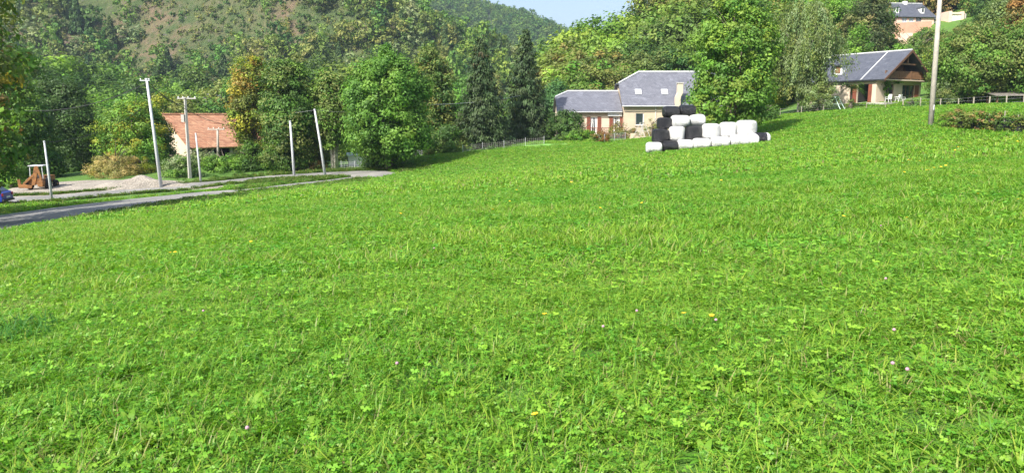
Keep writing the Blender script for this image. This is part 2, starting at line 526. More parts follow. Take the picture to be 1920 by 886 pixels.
# ------------------------------------------------------------------ foliage generators
def rnd_unit(rs, n):
    v = rs.normal(size=(n, 3)); return v / np.linalg.norm(v, axis=1)[:, None]
def leaves(c, nrm, size, col, rs, aspect=.55, tdir=None):
    """diamond leaf faces"""
    n = len(c)
    nrm = nrm / (np.linalg.norm(nrm, axis=1)[:, None] + 1e-9)
    t = rnd_unit(rs, n) if tdir is None else tdir
    b = np.cross(nrm, t); b /= np.linalg.norm(b, axis=1)[:, None] + 1e-9
    t2 = np.cross(b, nrm)
    s = np.asarray(size)[:, None]
    V = np.stack([c - t2 * s, c - b * s * aspect + t2 * s * .1, c + t2 * s, c + b * s * aspect + t2 * s * .1], 1).reshape(-1, 3)
    F = np.arange(4 * n).reshape(n, 4)
    return V, F, np.repeat(col, 4, 0)
def pick(rs, pal, n, jit=.12):
    pal = np.array(pal, float)
    c = pal[rs.randint(0, len(pal), n)]
    return c * (1 + rs.uniform(-jit, jit, (n, 1))) * (1 + rs.uniform(-jit * .4, jit * .4, (n, 3)))
PROF = {
    'round': lambda t: np.sqrt(np.clip(1 - (2 * t - 1) ** 2, 0, 1)) ** .9,
    'egg': lambda t: np.clip(1.25 * np.sin(np.pi * np.clip(t, 0, 1) ** .75) ** .7, 0, 1),
    'column': lambda t: np.clip(np.sin(np.pi * (t * .92 + .06)), 0, 1) ** .45,
    'dome': lambda t: np.sqrt(np.clip(1 - t ** 2.2, 0, 1)),
    'spread': lambda t: np.clip(np.sin(np.pi * (t * .85 + .12)), 0, 1) ** .6,
}
def crown(seed, h0, h1, R, prof, nc, nl, cr, ls, pal, lobes=.24, top_pal=None, inner=.28, dens_up=.0, zf=.75, leafasp=.55, side=None):
    rs = np.random.RandomState(seed)
    ph = rs.uniform(0, 6.28, 6)
    t = rs.uniform(0, 1, nc * 6)
    keep = rs.uniform(0, 1, nc * 6) < (PROF[prof](t) * .8 + .2)
    t = t[keep][:nc]; n = len(t)
    a = rs.uniform(0, 6.283, n)
    lob = 1 + lobes * (np.sin(2 * a + ph[0] + 3 * t) + .8 * np.sin(3 * a + ph[1] - 5 * t) + .7 * np.sin(4 * a + ph[2] + 9 * t) + .6 * np.sin(a + ph[3] + 7 * t)) / 2
    u = np.where(rs.uniform(0, 1, n) < inner, rs.uniform(.15, .75, n), rs.uniform(.8, 1.0, n))
    rr = R * PROF[prof](t) * lob * u
    zc = h0 + (h1 - h0) * t + rs.normal(0, cr * .35, n)
    C = np.c_[rr * np.cos(a), rr * np.sin(a), zc]
    cs = cr * rs.uniform(.55, 1.3, n)
    ccol = pick(rs, pal, n, .18)
    if top_pal is not None:
        k = (rs.uniform(0, 1, n) < top_pal[1] * (.3 + t)) if len(top_pal) == 2 else (rs.uniform(0, 1, n) < .85) & (C @ np.array(top_pal[2]) > top_pal[1])
        ccol[k] = pick(rs, top_pal[0], int(k.sum()), .18)
    m = n * nl
    idx = np.repeat(np.arange(n), nl)
    d = rnd_unit(rs, m)
    rad = rs.uniform(0, 1, m) ** .45
    off = d * (cs[idx] * rad)[:, None]; off[:, 2] *= zf
    cen = C[idx] + off
    out = np.c_[C[idx, 0], C[idx, 1], (C[idx, 2] - (h0 + h1) / 2) * .6]; out /= np.linalg.norm(out, axis=1)[:, None] + 1e-6
    nrm = d * .9 + out * .5 + np.array([0, 0, .45]) + rnd_unit(rs, m) * .75
    return leaves(cen, nrm, ls * rs.uniform(.6, 1.35, m), ccol[idx] * (1 + rs.uniform(-.16, .16, (m, 1))), rs, leafasp)
def weeping(seed, h0, h1, R, nstr, nl, ls, pal, drop=(1.2, 3.0)):
    rs = np.random.RandomState(seed)
    ph = rs.uniform(0, 6.28, 4)
    t = rs.beta(1.4, 1.2, nstr); a = rs.uniform(0, 6.283, nstr)
    prof = np.clip(np.sin(np.pi * (t * .88 + .07)), 0, 1) ** .6
    lob = 1 + .3 * np.sin(3 * a + ph[0] + 4 * t) + .22 * np.sin(5 * a + ph[1] - 6 * t)
    rr = R * prof * lob * rs.uniform(.25, 1, nstr) ** .45
    C = np.c_[rr * np.cos(a), rr * np.sin(a), h0 + (h1 - h0) * (.18 + .82 * t)]
    L = rs.uniform(*drop, nstr) * (.4 + .6 * prof)
    sway = rs.normal(0, .25, (nstr, 2))
    idx = np.repeat(np.arange(nstr), nl)
    s = rs.uniform(0, 1, len(idx))
    cen = C[idx].copy()
    cen[:, 2] -= s * L[idx]
    outd = np.c_[np.cos(a), np.sin(a)]
    cen[:, :2] += (sway[idx] + outd[idx] * .5) * (s * (1 - .4 * s))[:, None] + rs.normal(0, .16, (len(idx), 2))
    cen[:, 2] = np.maximum(cen[:, 2], .4)
    nrm = np.c_[outd[idx], np.full(len(idx), .5)] + rnd_unit(rs, len(idx)) * .9
    ccol = pick(rs, pal, nstr, .2)[idx] * (1 + rs.uniform(-.12, .12, (len(idx), 1)))
    td = np.c_[rs.normal(0, .35, (len(idx), 2)), -np.ones(len(idx))]
    return leaves(cen, nrm, ls * rs.uniform(.6, 1.3, len(idx)), ccol, rs, .42, td)
def spruce(seed, h, R, pal, nb=9, cone=None, base=.06, ls=.2):
    rs = np.random.RandomState(seed)
    V = []; Nn = []; Cc = []; Sz = []; Td = []
    z = h * base
    while z < h * .985:
        t = z / h
        L = R * (1 - t) ** .8 * 1.02 + .12
        k = max(4, int(nb * (1 - t * .45)))
        a0 = rs.uniform(0, 6.28)
        for j in range(k):
            a = a0 + 6.283 * j / k + rs.normal(0, .14)
            l = L * rs.uniform(.72, 1.16)
            nn = max(14, int(62 * l / R * 1.5))
            s = rs.uniform(.08, 1, nn) ** .75
            r = s * l
            dz = -.30 * l * np.sin(s * np.pi * .62) + .10 * l * s ** 4
            side = rs.normal(0, .16 + .20 * l * (1 - abs(2 * s - 1)) * .55, nn)
            hang = rs.uniform(0, 1, nn) ** 1.5 * (.22 + .5 * (l / R))
            V.append(np.c_[r * math.cos(a) - side * math.sin(a), r * math.sin(a) + side * math.cos(a), z + dz - hang])
            Nn.append(np.c_[np.full(nn, math.cos(a) * .8), np.full(nn, math.sin(a) * .8), np.full(nn, .7)] + rs.normal(0, .45, (nn, 3)))
            Td.append(np.c_[np.full(nn, math.cos(a) * .5), np.full(nn, math.sin(a) * .5), -rs.uniform(.3, 1.4, nn)] + rs.normal(0, .25, (nn, 3)))
            c = pick(rs, pal, 1, .22)
            if cone is not None and t > cone[1] and rs.uniform() < cone[2]: c = pick(rs, cone[0], 1, .15)
            Cc.append(np.repeat(c, nn, 0) * (1 + rs.uniform(-.15, .15, (nn, 1))))
            Sz.append(np.full(nn, ls) * rs.uniform(.7, 1.5, nn))
        z += h * .021 * (1.2 - .4 * t) + .05
    V = np.concatenate(V); Nn = np.concatenate(Nn); Cc = np.concatenate(Cc); Sz = np.concatenate(Sz); Td = np.concatenate(Td)
    Td /= np.linalg.norm(Td, axis=1)[:, None]
    return leaves(V, Nn, Sz, Cc, rs, .3, Td)
def cat_geo(*gs):
    V = []; F = []; C = []; k = 0
    for v, f, c in gs:
        V.append(v); F.append(f + k); C.append(c); k += len(v)
    return np.concatenate(V), np.concatenate(F), np.concatenate(C)

def trunk_mb(seed, h, r, R, h0, stems=1, limbs=9, spread=.25, prof='egg'):
    rs = random.Random(seed)
    mb = MB()
    for s in range(stems):
        a0 = 6.283 * s / max(stems, 1) + rs.uniform(-.3, .3)
        rr = r if stems == 1 else r * rs.uniform(.45, .7)
        lean = 0 if stems == 1 else spread * rs.uniform(.6, 1.2)
        p = [(math.cos(a0) * (0 if stems == 1 else r * .5), math.sin(a0) * (0 if stems == 1 else r * .5), -.4)]
        n = 7
        for i in range(1, n):
            t = i / (n - 1)
            rad = lean * h * t ** 1.15
            p.append((p[0][0] + math.cos(a0) * rad + rs.uniform(-.02, .02) * h * t, p[0][1] + math.sin(a0) * rad + rs.uniform(-.02, .02) * h * t, h * .86 * t))
        rad = [rr * (1.35 if i == 0 else 1 - .86 * i / (n - 1)) for i in range(n)]
        mb.tube(p, rad, 8)
        for k in range(limbs // stems + 1):
            i = rs.randint(2, n - 2)
            q = Vector(p[i]); a = rs.uniform(0, 6.283); L = R * rs.uniform(.45, .85)
            if q.z < h0 * .8: continue
            d = Vector((math.cos(a), math.sin(a), rs.uniform(.35, 1.1)))
            q2 = q + d * L * .5 + Vector((0, 0, .1 * L)); q3 = q + d * L + Vector((0, 0, .05 * L))
            mb.tube([q, q2, q3], [rad[i] * .55, rad[i] * .34, rad[i] * .1], 5)
    return mb
def plant(name, label, cat, loc, geo, mat='leaf', trunk=None, bark='bark', rz=0.0, group=None, s=1.0, part='crown', tpart='trunk'):
    root = empty(name, loc, rz, label, cat, group, s=s)
    V_, F_, C_ = geo
    link(part, np_mesh(part, V_, F_, C_), M[mat], root)
    if trunk is not None: trunk.build(tpart, M[bark], root, smooth=True)
    return root
def copy_thing(o, loc, rz=0, s=1.0, label=None, group=None):
    c = o.copy(); COL.objects.link(c)
    c.location = loc; c.rotation_euler = (0, 0, rz); c.scale = (s, s, s) if not isinstance(s, tuple) else s
    if label: c['label'] = label
    if group: c['group'] = group
    for ch in [x for x in bpy.data.objects if x.parent == o]:
        d = ch.copy(); COL.objects.link(d); d.parent = c
        for g in [x for x in bpy.data.objects if x.parent == ch]:
            e = g.copy(); COL.objects.link(e); e.parent = d
    return c

# palettes (leaf base colours)
GREEN = [(.105, .20, .028), (.135, .235, .035), (.08, .17, .026)]
DEEP = [(.065, .13, .026), (.08, .15, .03), (.05, .105, .022)]
BRIGHT = [(.15, .28, .03), (.19, .32, .04), (.12, .25, .03)]
YEL = [(.25, .29, .03), (.33, .31, .03), (.18, .25, .03)]
AUT = [(.34, .24, .045), (.30, .18, .04), (.25, .24, .045)]
OLIVE = [(.14, .185, .045), (.17, .20, .05), (.11, .16, .035)]
GREY = [(.18, .245, .10), (.215, .275, .125), (.15, .215, .08)]
RUSS = [(.26, .18, .065), (.23, .19, .055), (.19, .18, .045)]
CON = [(.05, .095, .03), (.07, .12, .038), (.085, .135, .042)]

# ------------------------------------------------------------------ stuff made of many small pieces (one object, instanced inside itself)
def scatter(name, pts, rot, scl, pidx, tint, protos, mat, **tg):
    Vs = [pts]; Fs = []; Cs = [np.zeros((len(pts), 3))]; K = [np.full(len(pts), -1)]; k = len(pts)
    for i, (v, f, c) in enumerate(protos):
        Vs.append(v); Fs.append(f + k); Cs.append(c); K.append(np.full(len(v), i)); k += len(v)
    V = np.concatenate(Vs)
    me = np_mesh(name, V, Fs, np.concatenate(Cs))
    n = len(pts); z = len(V) - n
    def attr(nm, ty, data, key):
        a = me.attributes.new(nm, ty, 'POINT'); a.data.foreach_set(key, data.ravel())
    attr('k', 'INT', np.concatenate(K).astype(np.int32), 'value')
    attr('pidx', 'INT', np.r_[pidx, np.zeros(z)].astype(np.int32), 'value')
    attr('rot', 'FLOAT_VECTOR', np.r_[rot, np.zeros((z, 3))].astype(np.float32), 'vector')
    attr('scl', 'FLOAT_VECTOR', np.r_[scl, np.zeros((z, 3))].astype(np.float32), 'vector')
    attr('tint', 'FLOAT', np.r_[tint, np.zeros(z)].astype(np.float32), 'value')
    o = link(name, me, M[mat])
    ng = bpy.data.node_groups.new(name + '_spread', 'GeometryNodeTree')
    ng.interface.new_socket('Geometry', in_out='INPUT', socket_type='NodeSocketGeometry')
    ng.interface.new_socket('Geometry', in_out='OUTPUT', socket_type='NodeSocketGeometry')
    gi = ng.nodes.new('NodeGroupInput'); go = ng.nodes.new('NodeGroupOutput')
    def named(nm, ty):
        a = ng.nodes.new('GeometryNodeInputNamedAttribute'); a.data_type = ty; a.inputs['Name'].default_value = nm
        return a.outputs['Attribute']
    def sep(i):
        s = ng.nodes.new('GeometryNodeSeparateGeometry'); s.domain = 'POINT'
        c = ng.nodes.new('FunctionNodeCompare'); c.data_type = 'INT'; c.operation = 'EQUAL'
        ng.links.new(named('k', 'INT'), c.inputs[2]); c.inputs[3].default_value = i
        ng.links.new(gi.outputs[0], s.inputs[0]); ng.links.new(c.outputs[0], s.inputs[1])
        return s.outputs[0]
    g2i = ng.nodes.new('GeometryNodeGeometryToInstance')
    for i in range(len(protos)):
        ng.links.new(sep(i), g2i.inputs[0])
    iop = ng.nodes.new('GeometryNodeInstanceOnPoints')
    ng.links.new(sep(-1), iop.inputs['Points'])
    ng.links.new(g2i.outputs[0], iop.inputs['Instance'])
    iop.inputs['Pick Instance'].default_value = True
    ng.links.new(named('pidx', 'INT'), iop.inputs['Instance Index'])
    e2r = ng.nodes.new('FunctionNodeEulerToRotation')
    ng.links.new(named('rot', 'FLOAT_VECTOR'), e2r.inputs[0])
    ng.links.new(e2r.outputs[0], iop.inputs['Rotation'])
    ng.links.new(named('scl', 'FLOAT_VECTOR'), iop.inputs['Scale'])
    ng.links.new(iop.outputs[0], go.inputs[0])
    md = o.modifiers.new('spread', 'NODES'); md.node_group = ng
    return tag(o, kind='stuff', **tg)

# -------- meadow grass
GP = [(.17, .36, .03), (.21, .39, .035), (.135, .32, .035), (.27, .40, .05)]
GD = [(.26, .30, .09), (.32, .27, .13)]
def blades(seed, n, r, h, w, pal, lean=.5, dry=.03, segs=2):
    rs = np.random.RandomState(seed)
    a = rs.uniform(0, 6.283, n); rad = r * np.sqrt(rs.uniform(0, 1, n))
    base = np.c_[rad * np.cos(a), rad * np.sin(a), np.zeros(n) - .01]
    d = rs.uniform(0, 6.283, n); L = lean * rs.uniform(.2, 1.3, n) * h
    H = h * rs.uniform(.5, 1.25, n)
    wd = np.c_[-np.sin(d), np.cos(d), np.zeros(n)] * (w * rs.uniform(.6, 1.3, n))[:, None]
    dirv = np.c_[np.cos(d), np.sin(d), np.zeros(n)]
    p1 = base + dirv * (L * .3)[:, None]; p1[:, 2] += H * .62
    p2 = base + dirv * L[:, None]; p2[:, 2] += H
    V = np.stack([base - wd * .7, base + wd * .7, p1 + wd, p1 - wd, p2 + wd * .2, p2 - wd * .2], 1).reshape(-1, 3)
    q = np.arange(n)[:, None] * 6
    F4 = np.concatenate([q + np.array([[0, 1, 2, 3]]), q + np.array([[3, 2, 4, 5]])])
    col = pick(rs, pal, n, .15)
    k = rs.uniform(0, 1, n) < dry; col[k] = pick(rs, GD, int(k.sum()))
    return V, F4, np.repeat(col, 6, 0)
def herbs(seed, n, r, h, s, pal, tilt=.5):
    """clover / buttercup leaflets: groups of three rounded leaflets on the level of the sward"""
    rs = np.random.RandomState(seed)
    a = rs.uniform(0, 6.283, n); rad = r * np.sqrt(rs.uniform(0, 1, n))
    c = np.c_[rad * np.cos(a), rad * np.sin(a), h * rs.uniform(.35, 1.1, n)]
    cc = np.repeat(c, 3, 0)
    th = np.repeat(rs.uniform(0, 6.283, n), 3) + np.tile([0, 2.09, 4.19], n)
    sz = np.repeat(s * rs.uniform(.6, 1.3, n), 3)
    t = np.c_[np.cos(th), np.sin(th), rs.uniform(-.25, .35, 3 * n)]
    cc = cc + t * sz[:, None] * .9
    nr = np.repeat(rs.normal(0, tilt, (n, 3)), 3, 0) + rs.normal(0, .2, (3 * n, 3)); nr[:, 2] = 1
    V, F, C = leaves(cc, nr, sz, np.repeat(pick(rs, pal, n, .2), 3, 0), rs, .75, t)
    return V, F, C
jg = cat_geo

# ------------------------------------------------------------------ scatter the meadow
def in_view(x, y, z, mx=140, my=60):
    px, py = proj(x, y, z)
    return (px > -mx) & (px < 1920 + mx) & (py < 886 + my + 400)
rs = np.random.RandomState(11)
GL_ = G(1010, 273)
def lawn_d(x, y): return np.hypot((x - GL_[0]) / 8.5, (y - GL_[1]) / 4.0) - 1
def field_mask(x, y):
    z = TZ(x, y)
    px, py = proj(x, y, z)
    ok = (road_dist(x, y) > .3) & ~near_arm(px, py) & (gravel_d(x, y) > .05) & (lawn_d(x, y) > -.75)
    return ok, px, py, z
M['lawn'] = plain('pale_mown_grass', (.14, .30, .05), .9, .2, .8)
patch('mown_lawn', GL_, 9.2, 4.6, .05, M['lawn'], label='paler mown strip behind the netting fence below the farmhouse', cat='lawn', kind='structure')
def clump_noise(x, y):
    return smooth_noise(x * .9, y * .9, 21) * .5 + smooth_noise(x * .22, y * .22, 22) * .5
def grass_band(name, y0, y1, dens, protos, weights, smin_, smax, seed, label, mat='grass', side=6.5, zscl=1.0, extra=None, ymaxf=None):
    rs = np.random.RandomState(seed)
    w0 = .74 * y1 + side
    n = int(dens * 2 * w0 * (y1 - y0))
    x = rs.uniform(-w0, w0, n); y = rs.uniform(y0, y1, n)
    k = np.abs(x) < .74 * np.maximum(y, 0) + side
    x, y = x[k], y[k]
    ok, px, py, z = field_mask(x, y)
    if extra is not None: ok &= extra(x, y, px, py)
    x, y, z, px, py = x[ok], y[ok], z[ok], px[ok], py[ok]
    n = len(x)
    cn = clump_noise(x, y)
    h = 1 + .26 * smooth_noise(x * 3.4, y * 3.4, 31) + .14 * cn
    sc = rs.uniform(smin_, smax, n)
    scl = np.c_[sc, sc, sc * np.clip(h, .45, 1.7) * zscl]
    rot = np.c_[rs.normal(0, .10, n), rs.normal(0, .10, n), rs.uniform(0, 6.283, n)]
    tint = np.clip(.5 + .34 * cn + .24 * smooth_noise(x * .07, y * .07, 8) + rs.normal(0, .17, n), 0, 1)
    sel = smooth_noise(x * 1.3, y * 1.3, 41) + .6 * smooth_noise(x * .4, y * .4, 42) + rs.normal(0, .45, n)
    order = np.argsort(np.argsort(sel)) / max(n, 1)
    edges = np.cumsum(weights) / np.sum(weights)
    order = np.where(rs.uniform(0, 1, n) < .3, rs.uniform(0, 1, n), order)
    pidx = np.minimum(np.searchsorted(edges, order), len(protos) - 1)
    scatter(name, np.c_[x, y, z], rot, scl, pidx, tint, protos, mat, label=label, cat='grass')
    return n
HP = [(.15, .36, .03), (.19, .39, .035), (.11, .30, .03), (.19, .38, .04)]
pr_near = [blades(1, 30, .09, .10, .003, GP, 1.3, .06), blades(2, 34, .085, .075, .003, GP, 1.5, .1),
           jg(herbs(3, 26, .10, .085, .0075, HP), blades(4, 22, .09, .09, .003, GP, 1.2)),
           jg(herbs(5, 32, .10, .07, .0068, HP, .6), blades(6, 14, .08, .085, .003, GP, 1.2)),
           jg(herbs(7, 15, .10, .09, .0105, HP, .6), blades(8, 18, .09, .10, .0035, GP, 1.2, .1))]
def rosette(seed, n, L, w, pal):
    rs = np.random.RandomState(seed); g = []
    for i in range(n):
        a = 6.283 * i / n + rs.uniform(-.3, .3); l = L * rs.uniform(.6, 1.2); e = rs.uniform(.3, 1.0)
        s = np.linspace(0, 1, 5); wd = w * np.array([.25, .8, 1.0, .75, .08]) * rs.uniform(.8, 1.2)
        x = l * s * math.cos(e); z = .01 + l * (s * math.sin(e) - .55 * s ** 2 * math.sin(e))
        c = np.c_[x * math.cos(a), x * math.sin(a), z]; sd_ = np.array([-math.sin(a), math.cos(a), .15])
        V = np.concatenate([c - sd_ * wd[:, None], c + sd_ * wd[:, None]])
        F = np.array([[k, k + 1, k + 6, k + 5] for k in range(4)])
        g.append((V, F, np.repeat(pick(rs, pal, 1, .15), 10, 0)))
    return cat_geo(*g)
pr_near += [jg(rosette(9, 9, .13, .012, HP), herbs(10, 8, .10, .06, .010, HP)), jg(rosette(19, 7, .10, .017, HP), blades(20, 10, .09, .10, .0028, GD, 1.0, .3))]
grass_band('near_grass', 1.2, 8.5, 185, pr_near, [1.1, 1.1, 1.8, 2.0, 1.4, .35, .3], .75, 1.3, 1, 'thick bright grass and clover leaves closest to the viewer')
pr_mid = [blades(11, 44, .17, .11, .0065, GP, 1.2), blades(12, 44, .17, .09, .006, GP, 1.3, .1),
          jg(herbs(13, 40, .17, .085, .014, HP), blades(14, 18, .16, .10, .006, GP, 1.2)),
          jg(herbs(15, 48, .17, .075, .013, HP, .6), blades(16, 10, .15, .10, .006, GP, 1.2))]
grass_band('middle_grass', 8.5, 24, 52, pr_mid, [1.0, .9, 1.8, 1.9], .8, 1.3, 2, 'bright grass and low herbs in the middle of the meadow')
pr_far = [blades(21, 52, .37, .13, .018, GP, 1.1), blades(22, 56, .37, .11, .016, GP, 1.1, .08),
          jg(herbs(23, 40, .36, .10, .035, HP, .7), blades(24, 26, .34, .15, .02, GP))]
FAR_LIM = lambda x, y, px, py: (y < 93) & ~((px < 760) & (y > 62 + np.clip((px - 500) / 40, 0, 12)))
grass_band('far_grass', 24, 94, 7.0, pr_far, [1.5, 1.5, 1.3], .8, 1.35, 3, 'evenly lit grass of the far meadow up to the gardens', extra=FAR_LIM, side=8)
# rough verge along the lane
pr_v = [blades(31, 46, .30, .42, .016, [(.10, .20, .03), (.13, .24, .035), (.22, .26, .06)], .6, .12), jg(herbs(33, 40, .32, .34, .04, DEEP + GREEN, .8), blades(34, 20, .3, .42, .016, GREEN))]
def verge(x, y, px, py):
    d = road_dist(x, y)
    return (d < 1.7 + .8 * smooth_noise(x * .5, y * .5, 3)) & (y > 36) & (px < 700) & ((py < 397 - px * .05) | (d < .6)) & (rs_v(len(x)) < 1)
def rs_v(n): return np.random.RandomState(5).uniform(0, 1, n)
def verge2(x, y, px, py):
    # the strips between the two arms of the lane and behind its far arm
    i = np.array([np.argmin((RD[:, 0] - a) ** 2 + (RD[:, 1] - b_) ** 2) for a, b_ in zip(x, y)]) if len(x) else np.zeros(0, int)
    d = road_dist(x, y)
    ry = RD[i, 1] if len(x) else y
    return (d < 1.9) & (y > 34) & (px < 680) & (y > ry) | ((d < 1.1) & (y > 60) & (px < 640))
rsv = np.random.RandomState(77)
def grass_cloud(name, x, y, protos, sc, tint, label, mat='grass', seed=0, zs=1.0):
    r = np.random.RandomState(seed); n = len(x)
    s = r.uniform(sc[0], sc[1], n)
    scatter(name, np.c_[x, y, TZ(x, y)], np.c_[r.normal(0, .1, n), r.normal(0, .1, n), r.uniform(0, 6.283, n)],
            np.c_[s, s, s * zs * r.uniform(.6, 1.3, n)], r.randint(0, len(protos), n), tint(r, n), protos, mat, label=label, cat='grass')
vx = []; vy = []
for k in range(7600):
    i = rsv.randint(8, len(RD) - 8)
    cx, cy, w = RD[i]
    dx, dy = RD[i + 1, :2] - RD[i - 1, :2]; L = math.hypot(dx, dy); nxn, nyn = -dy / L, dx / L
    s = rsv.choice([-1, 1]); t = w / 2 + .1 + abs(rsv.normal(0, 1.5 if i > len(RD) * .45 else 3.0))
    X, Y = cx + nxn * s * t, cy + nyn * s * t
    vx.append(X); vy.append(Y)
vx = np.array(vx); vy = np.array(vy)
zz = TZ(vx, vy); vpx, vpy = proj(vx, vy, zz)
dd = road_dist(vx, vy)
# field side stays mown: keep only what lies beyond the near arm
near = G(200, 394)[1]
keep = (dd > .3) & ~near_arm(vpx, vpy)
arm = RD[:int(len(RD) * .48)]
side = np.array([np.argmin((arm[:, 0] - a) ** 2 + (arm[:, 1] - b_) ** 2) for a, b_ in zip(vx, vy)])
infield = (vy < arm[side, 1]) & (np.hypot(vx - arm[side, 0], vy - arm[side, 1]) < 9)
keep &= ~infield | ((vpx > 420) & (vpx < 690))
keep &= ~((gravel_d(vx, vy) < .25) & (dd > .9))
grass_cloud('verge_grass', vx[keep], vy[keep], pr_v, (.5, 1.0), lambda r, n: r.uniform(.2, .9, n), 'rough tall grass on the verges of the bending lane', seed=8, zs=.6)

# ------------------------------------------------------------------ far woods as masses
def low_tree(seed, n, pal, h=8.0, R=3.6, ls=.62, prof='egg'):
    return crown(seed, h * .08, h, R, prof, n, 12, 1.35, ls, pal, .22)
WP = [low_tree(50 + i, 30, p, 8 + i % 3, 3.4 + .3 * (i % 2), .60, pr) for i, (p, pr) in enumerate([(GREEN, 'egg'), (DEEP, 'round'), (OLIVE, 'egg'), (GREY, 'round'), (DEEP, 'egg'), (GREEN, 'round')])]
WP.append(cat_geo(spruce(60, 10, 2.4, CON, 6, ls=.6)))
def in_ell(px, py, es):
    k = np.zeros(px.shape, bool)
    for cx, cy, rx, ry in es: k |= ((px - cx) / rx) ** 2 + ((py - cy) / ry) ** 2 < 1
    return k
OPEN = [(420, 50, 175, 42), (300, 105, 75, 30), (560, 75, 60, 16), (640, 60, 40, 14), (350, 12, 60, 18), (430, 95, 90, 14), (415, 155, 26, 14), (60, 45, 22, 16), (150, 6, 25, 14), (70, 180, 20, 10), (500, 20, 80, 24)]
def forest(name, Hf, x0, x1, y0, y1, sp, seed, label, protos, sc, openings=None, thr=None, tb=0, back=0.0, weights=None):
    rs = np.random.RandomState(seed)
    xs = np.arange(x0, x1, sp); ys = np.arange(y0, y1, sp)
    X, Y = np.meshgrid(xs, ys); X = X.ravel() + rs.uniform(-.48, .48, X.size) * sp; Y = Y.ravel() + rs.uniform(-.48, .48, len(X)) * sp
    Z = Hf(X, Y)
    px, py = proj(X, Y, Z)
    k = (px > -260) & (px < 2180) & (py > -260) & (py < 420)
    if openings is not None:
        op = in_ell(px, py, openings)
        k &= ~op | (rs.uniform(0, 1, len(X)) < .22)
    if thr is not None:
        k &= smooth_noise(X / 26, Y / 26, 61) + .5 * smooth_noise(X / 9, Y / 9, 62) > thr
    X, Y, Z = X[k], Y[k], Z[k]; n = len(X)
    s = rs.uniform(*sc, n) * (1 + .2 * smooth_noise(X / 15, Y / 15, 63))
    if openings is not None:
        s[in_ell(px[k], py[k], openings)] *= .45
    w = np.array(weights if weights else [1] * len(protos), float); w /= w.sum()
    scatter(name, np.c_[X, Y, Z - .4], np.c_[np.zeros((n, 2)), rs.uniform(0, 6.283, n)], np.c_[s, s, s * rs.uniform(.85, 1.25, n)],
            rs.choice(len(protos), n, p=w), np.clip(rs.normal(.5, .22, n) + .18 * smooth_noise(X / 30, Y / 30, 64), 0, 1), protos, 'wood_far', label=label, cat='wood')
    return n
n1 = forest('hillside_wood', H1, -560, 55, 196, 600, 5.6, 71, 'dark broadleaf wood and thickets covering the left hillside', WP, (.62, 1.25), OPEN, -.62, weights=[2, 2, 1.6, 1.4, 2, 1.4, .03])
# low scrub on the open heath
SC = [crown(80 + i, 0, 1.6, 1.4, 'dome', 9, 7, .6, .34, p, .3) for i, p in enumerate([OLIVE, DEEP, OLIVE + RUSS[2:], DEEP])]
n3 = forest('heath_scrub', H1, -460, 40, 230, 600, 3.1, 72, 'low scrub and bracken scattered over the open heath', SC, (.5, 1.6), None, -.35)
n2 = forest('mountain_wood', H2, -620, 330, 560, 1130, 8.0, 73, 'dense even wood covering the far mountain', [WP[1], WP[4], WP[0]], (.85, 1.35))
print('far trees', n1, n2, n3)

# the wood on the right-hand slope beyond the individual trees (seen as one mass)
def right_wood(n, seed):
    rs = np.random.RandomState(seed)
    X = rs.uniform(-30, 300, n); Y = rs.uniform(165, 335, n)
    Z = TZ(X, Y); px, py = proj(X, Y, Z)
    k = (px > 1010) & (px < 2100) & (Z > 4 + 0 * X) & ~((px > 1630) & (px < 1840) & (Y < 186) & (py > 12)) & (Z < 150)
    return X[k], Y[k], Z[k]
X, Y, Z = right_wood(4200, 5)
rs = np.random.RandomState(9); n = len(X); s = rs.uniform(.9, 1.45, n)
WR = [low_tree(90 + i, 150, p, 9, 3.5, .28, pr) for i, (p, pr) in enumerate([(GREEN, 'egg'), (BRIGHT, 'round'), (OLIVE, 'egg'), (GREEN, 'egg'), (RUSS, 'round')])]
scatter('slope_wood', np.c_[X, Y, Z - .5], np.c_[np.zeros((n, 2)), rs.uniform(0, 6.283, n)], np.c_[s, s, s * 1.15], rs.choice(5, n, p=[.3, .2, .2, .22, .08]), rs.uniform(0, 1, n), WR, 'wood_far',
        label='mixed green wood covering the upper slope behind the slate roofed houses', cat='wood')

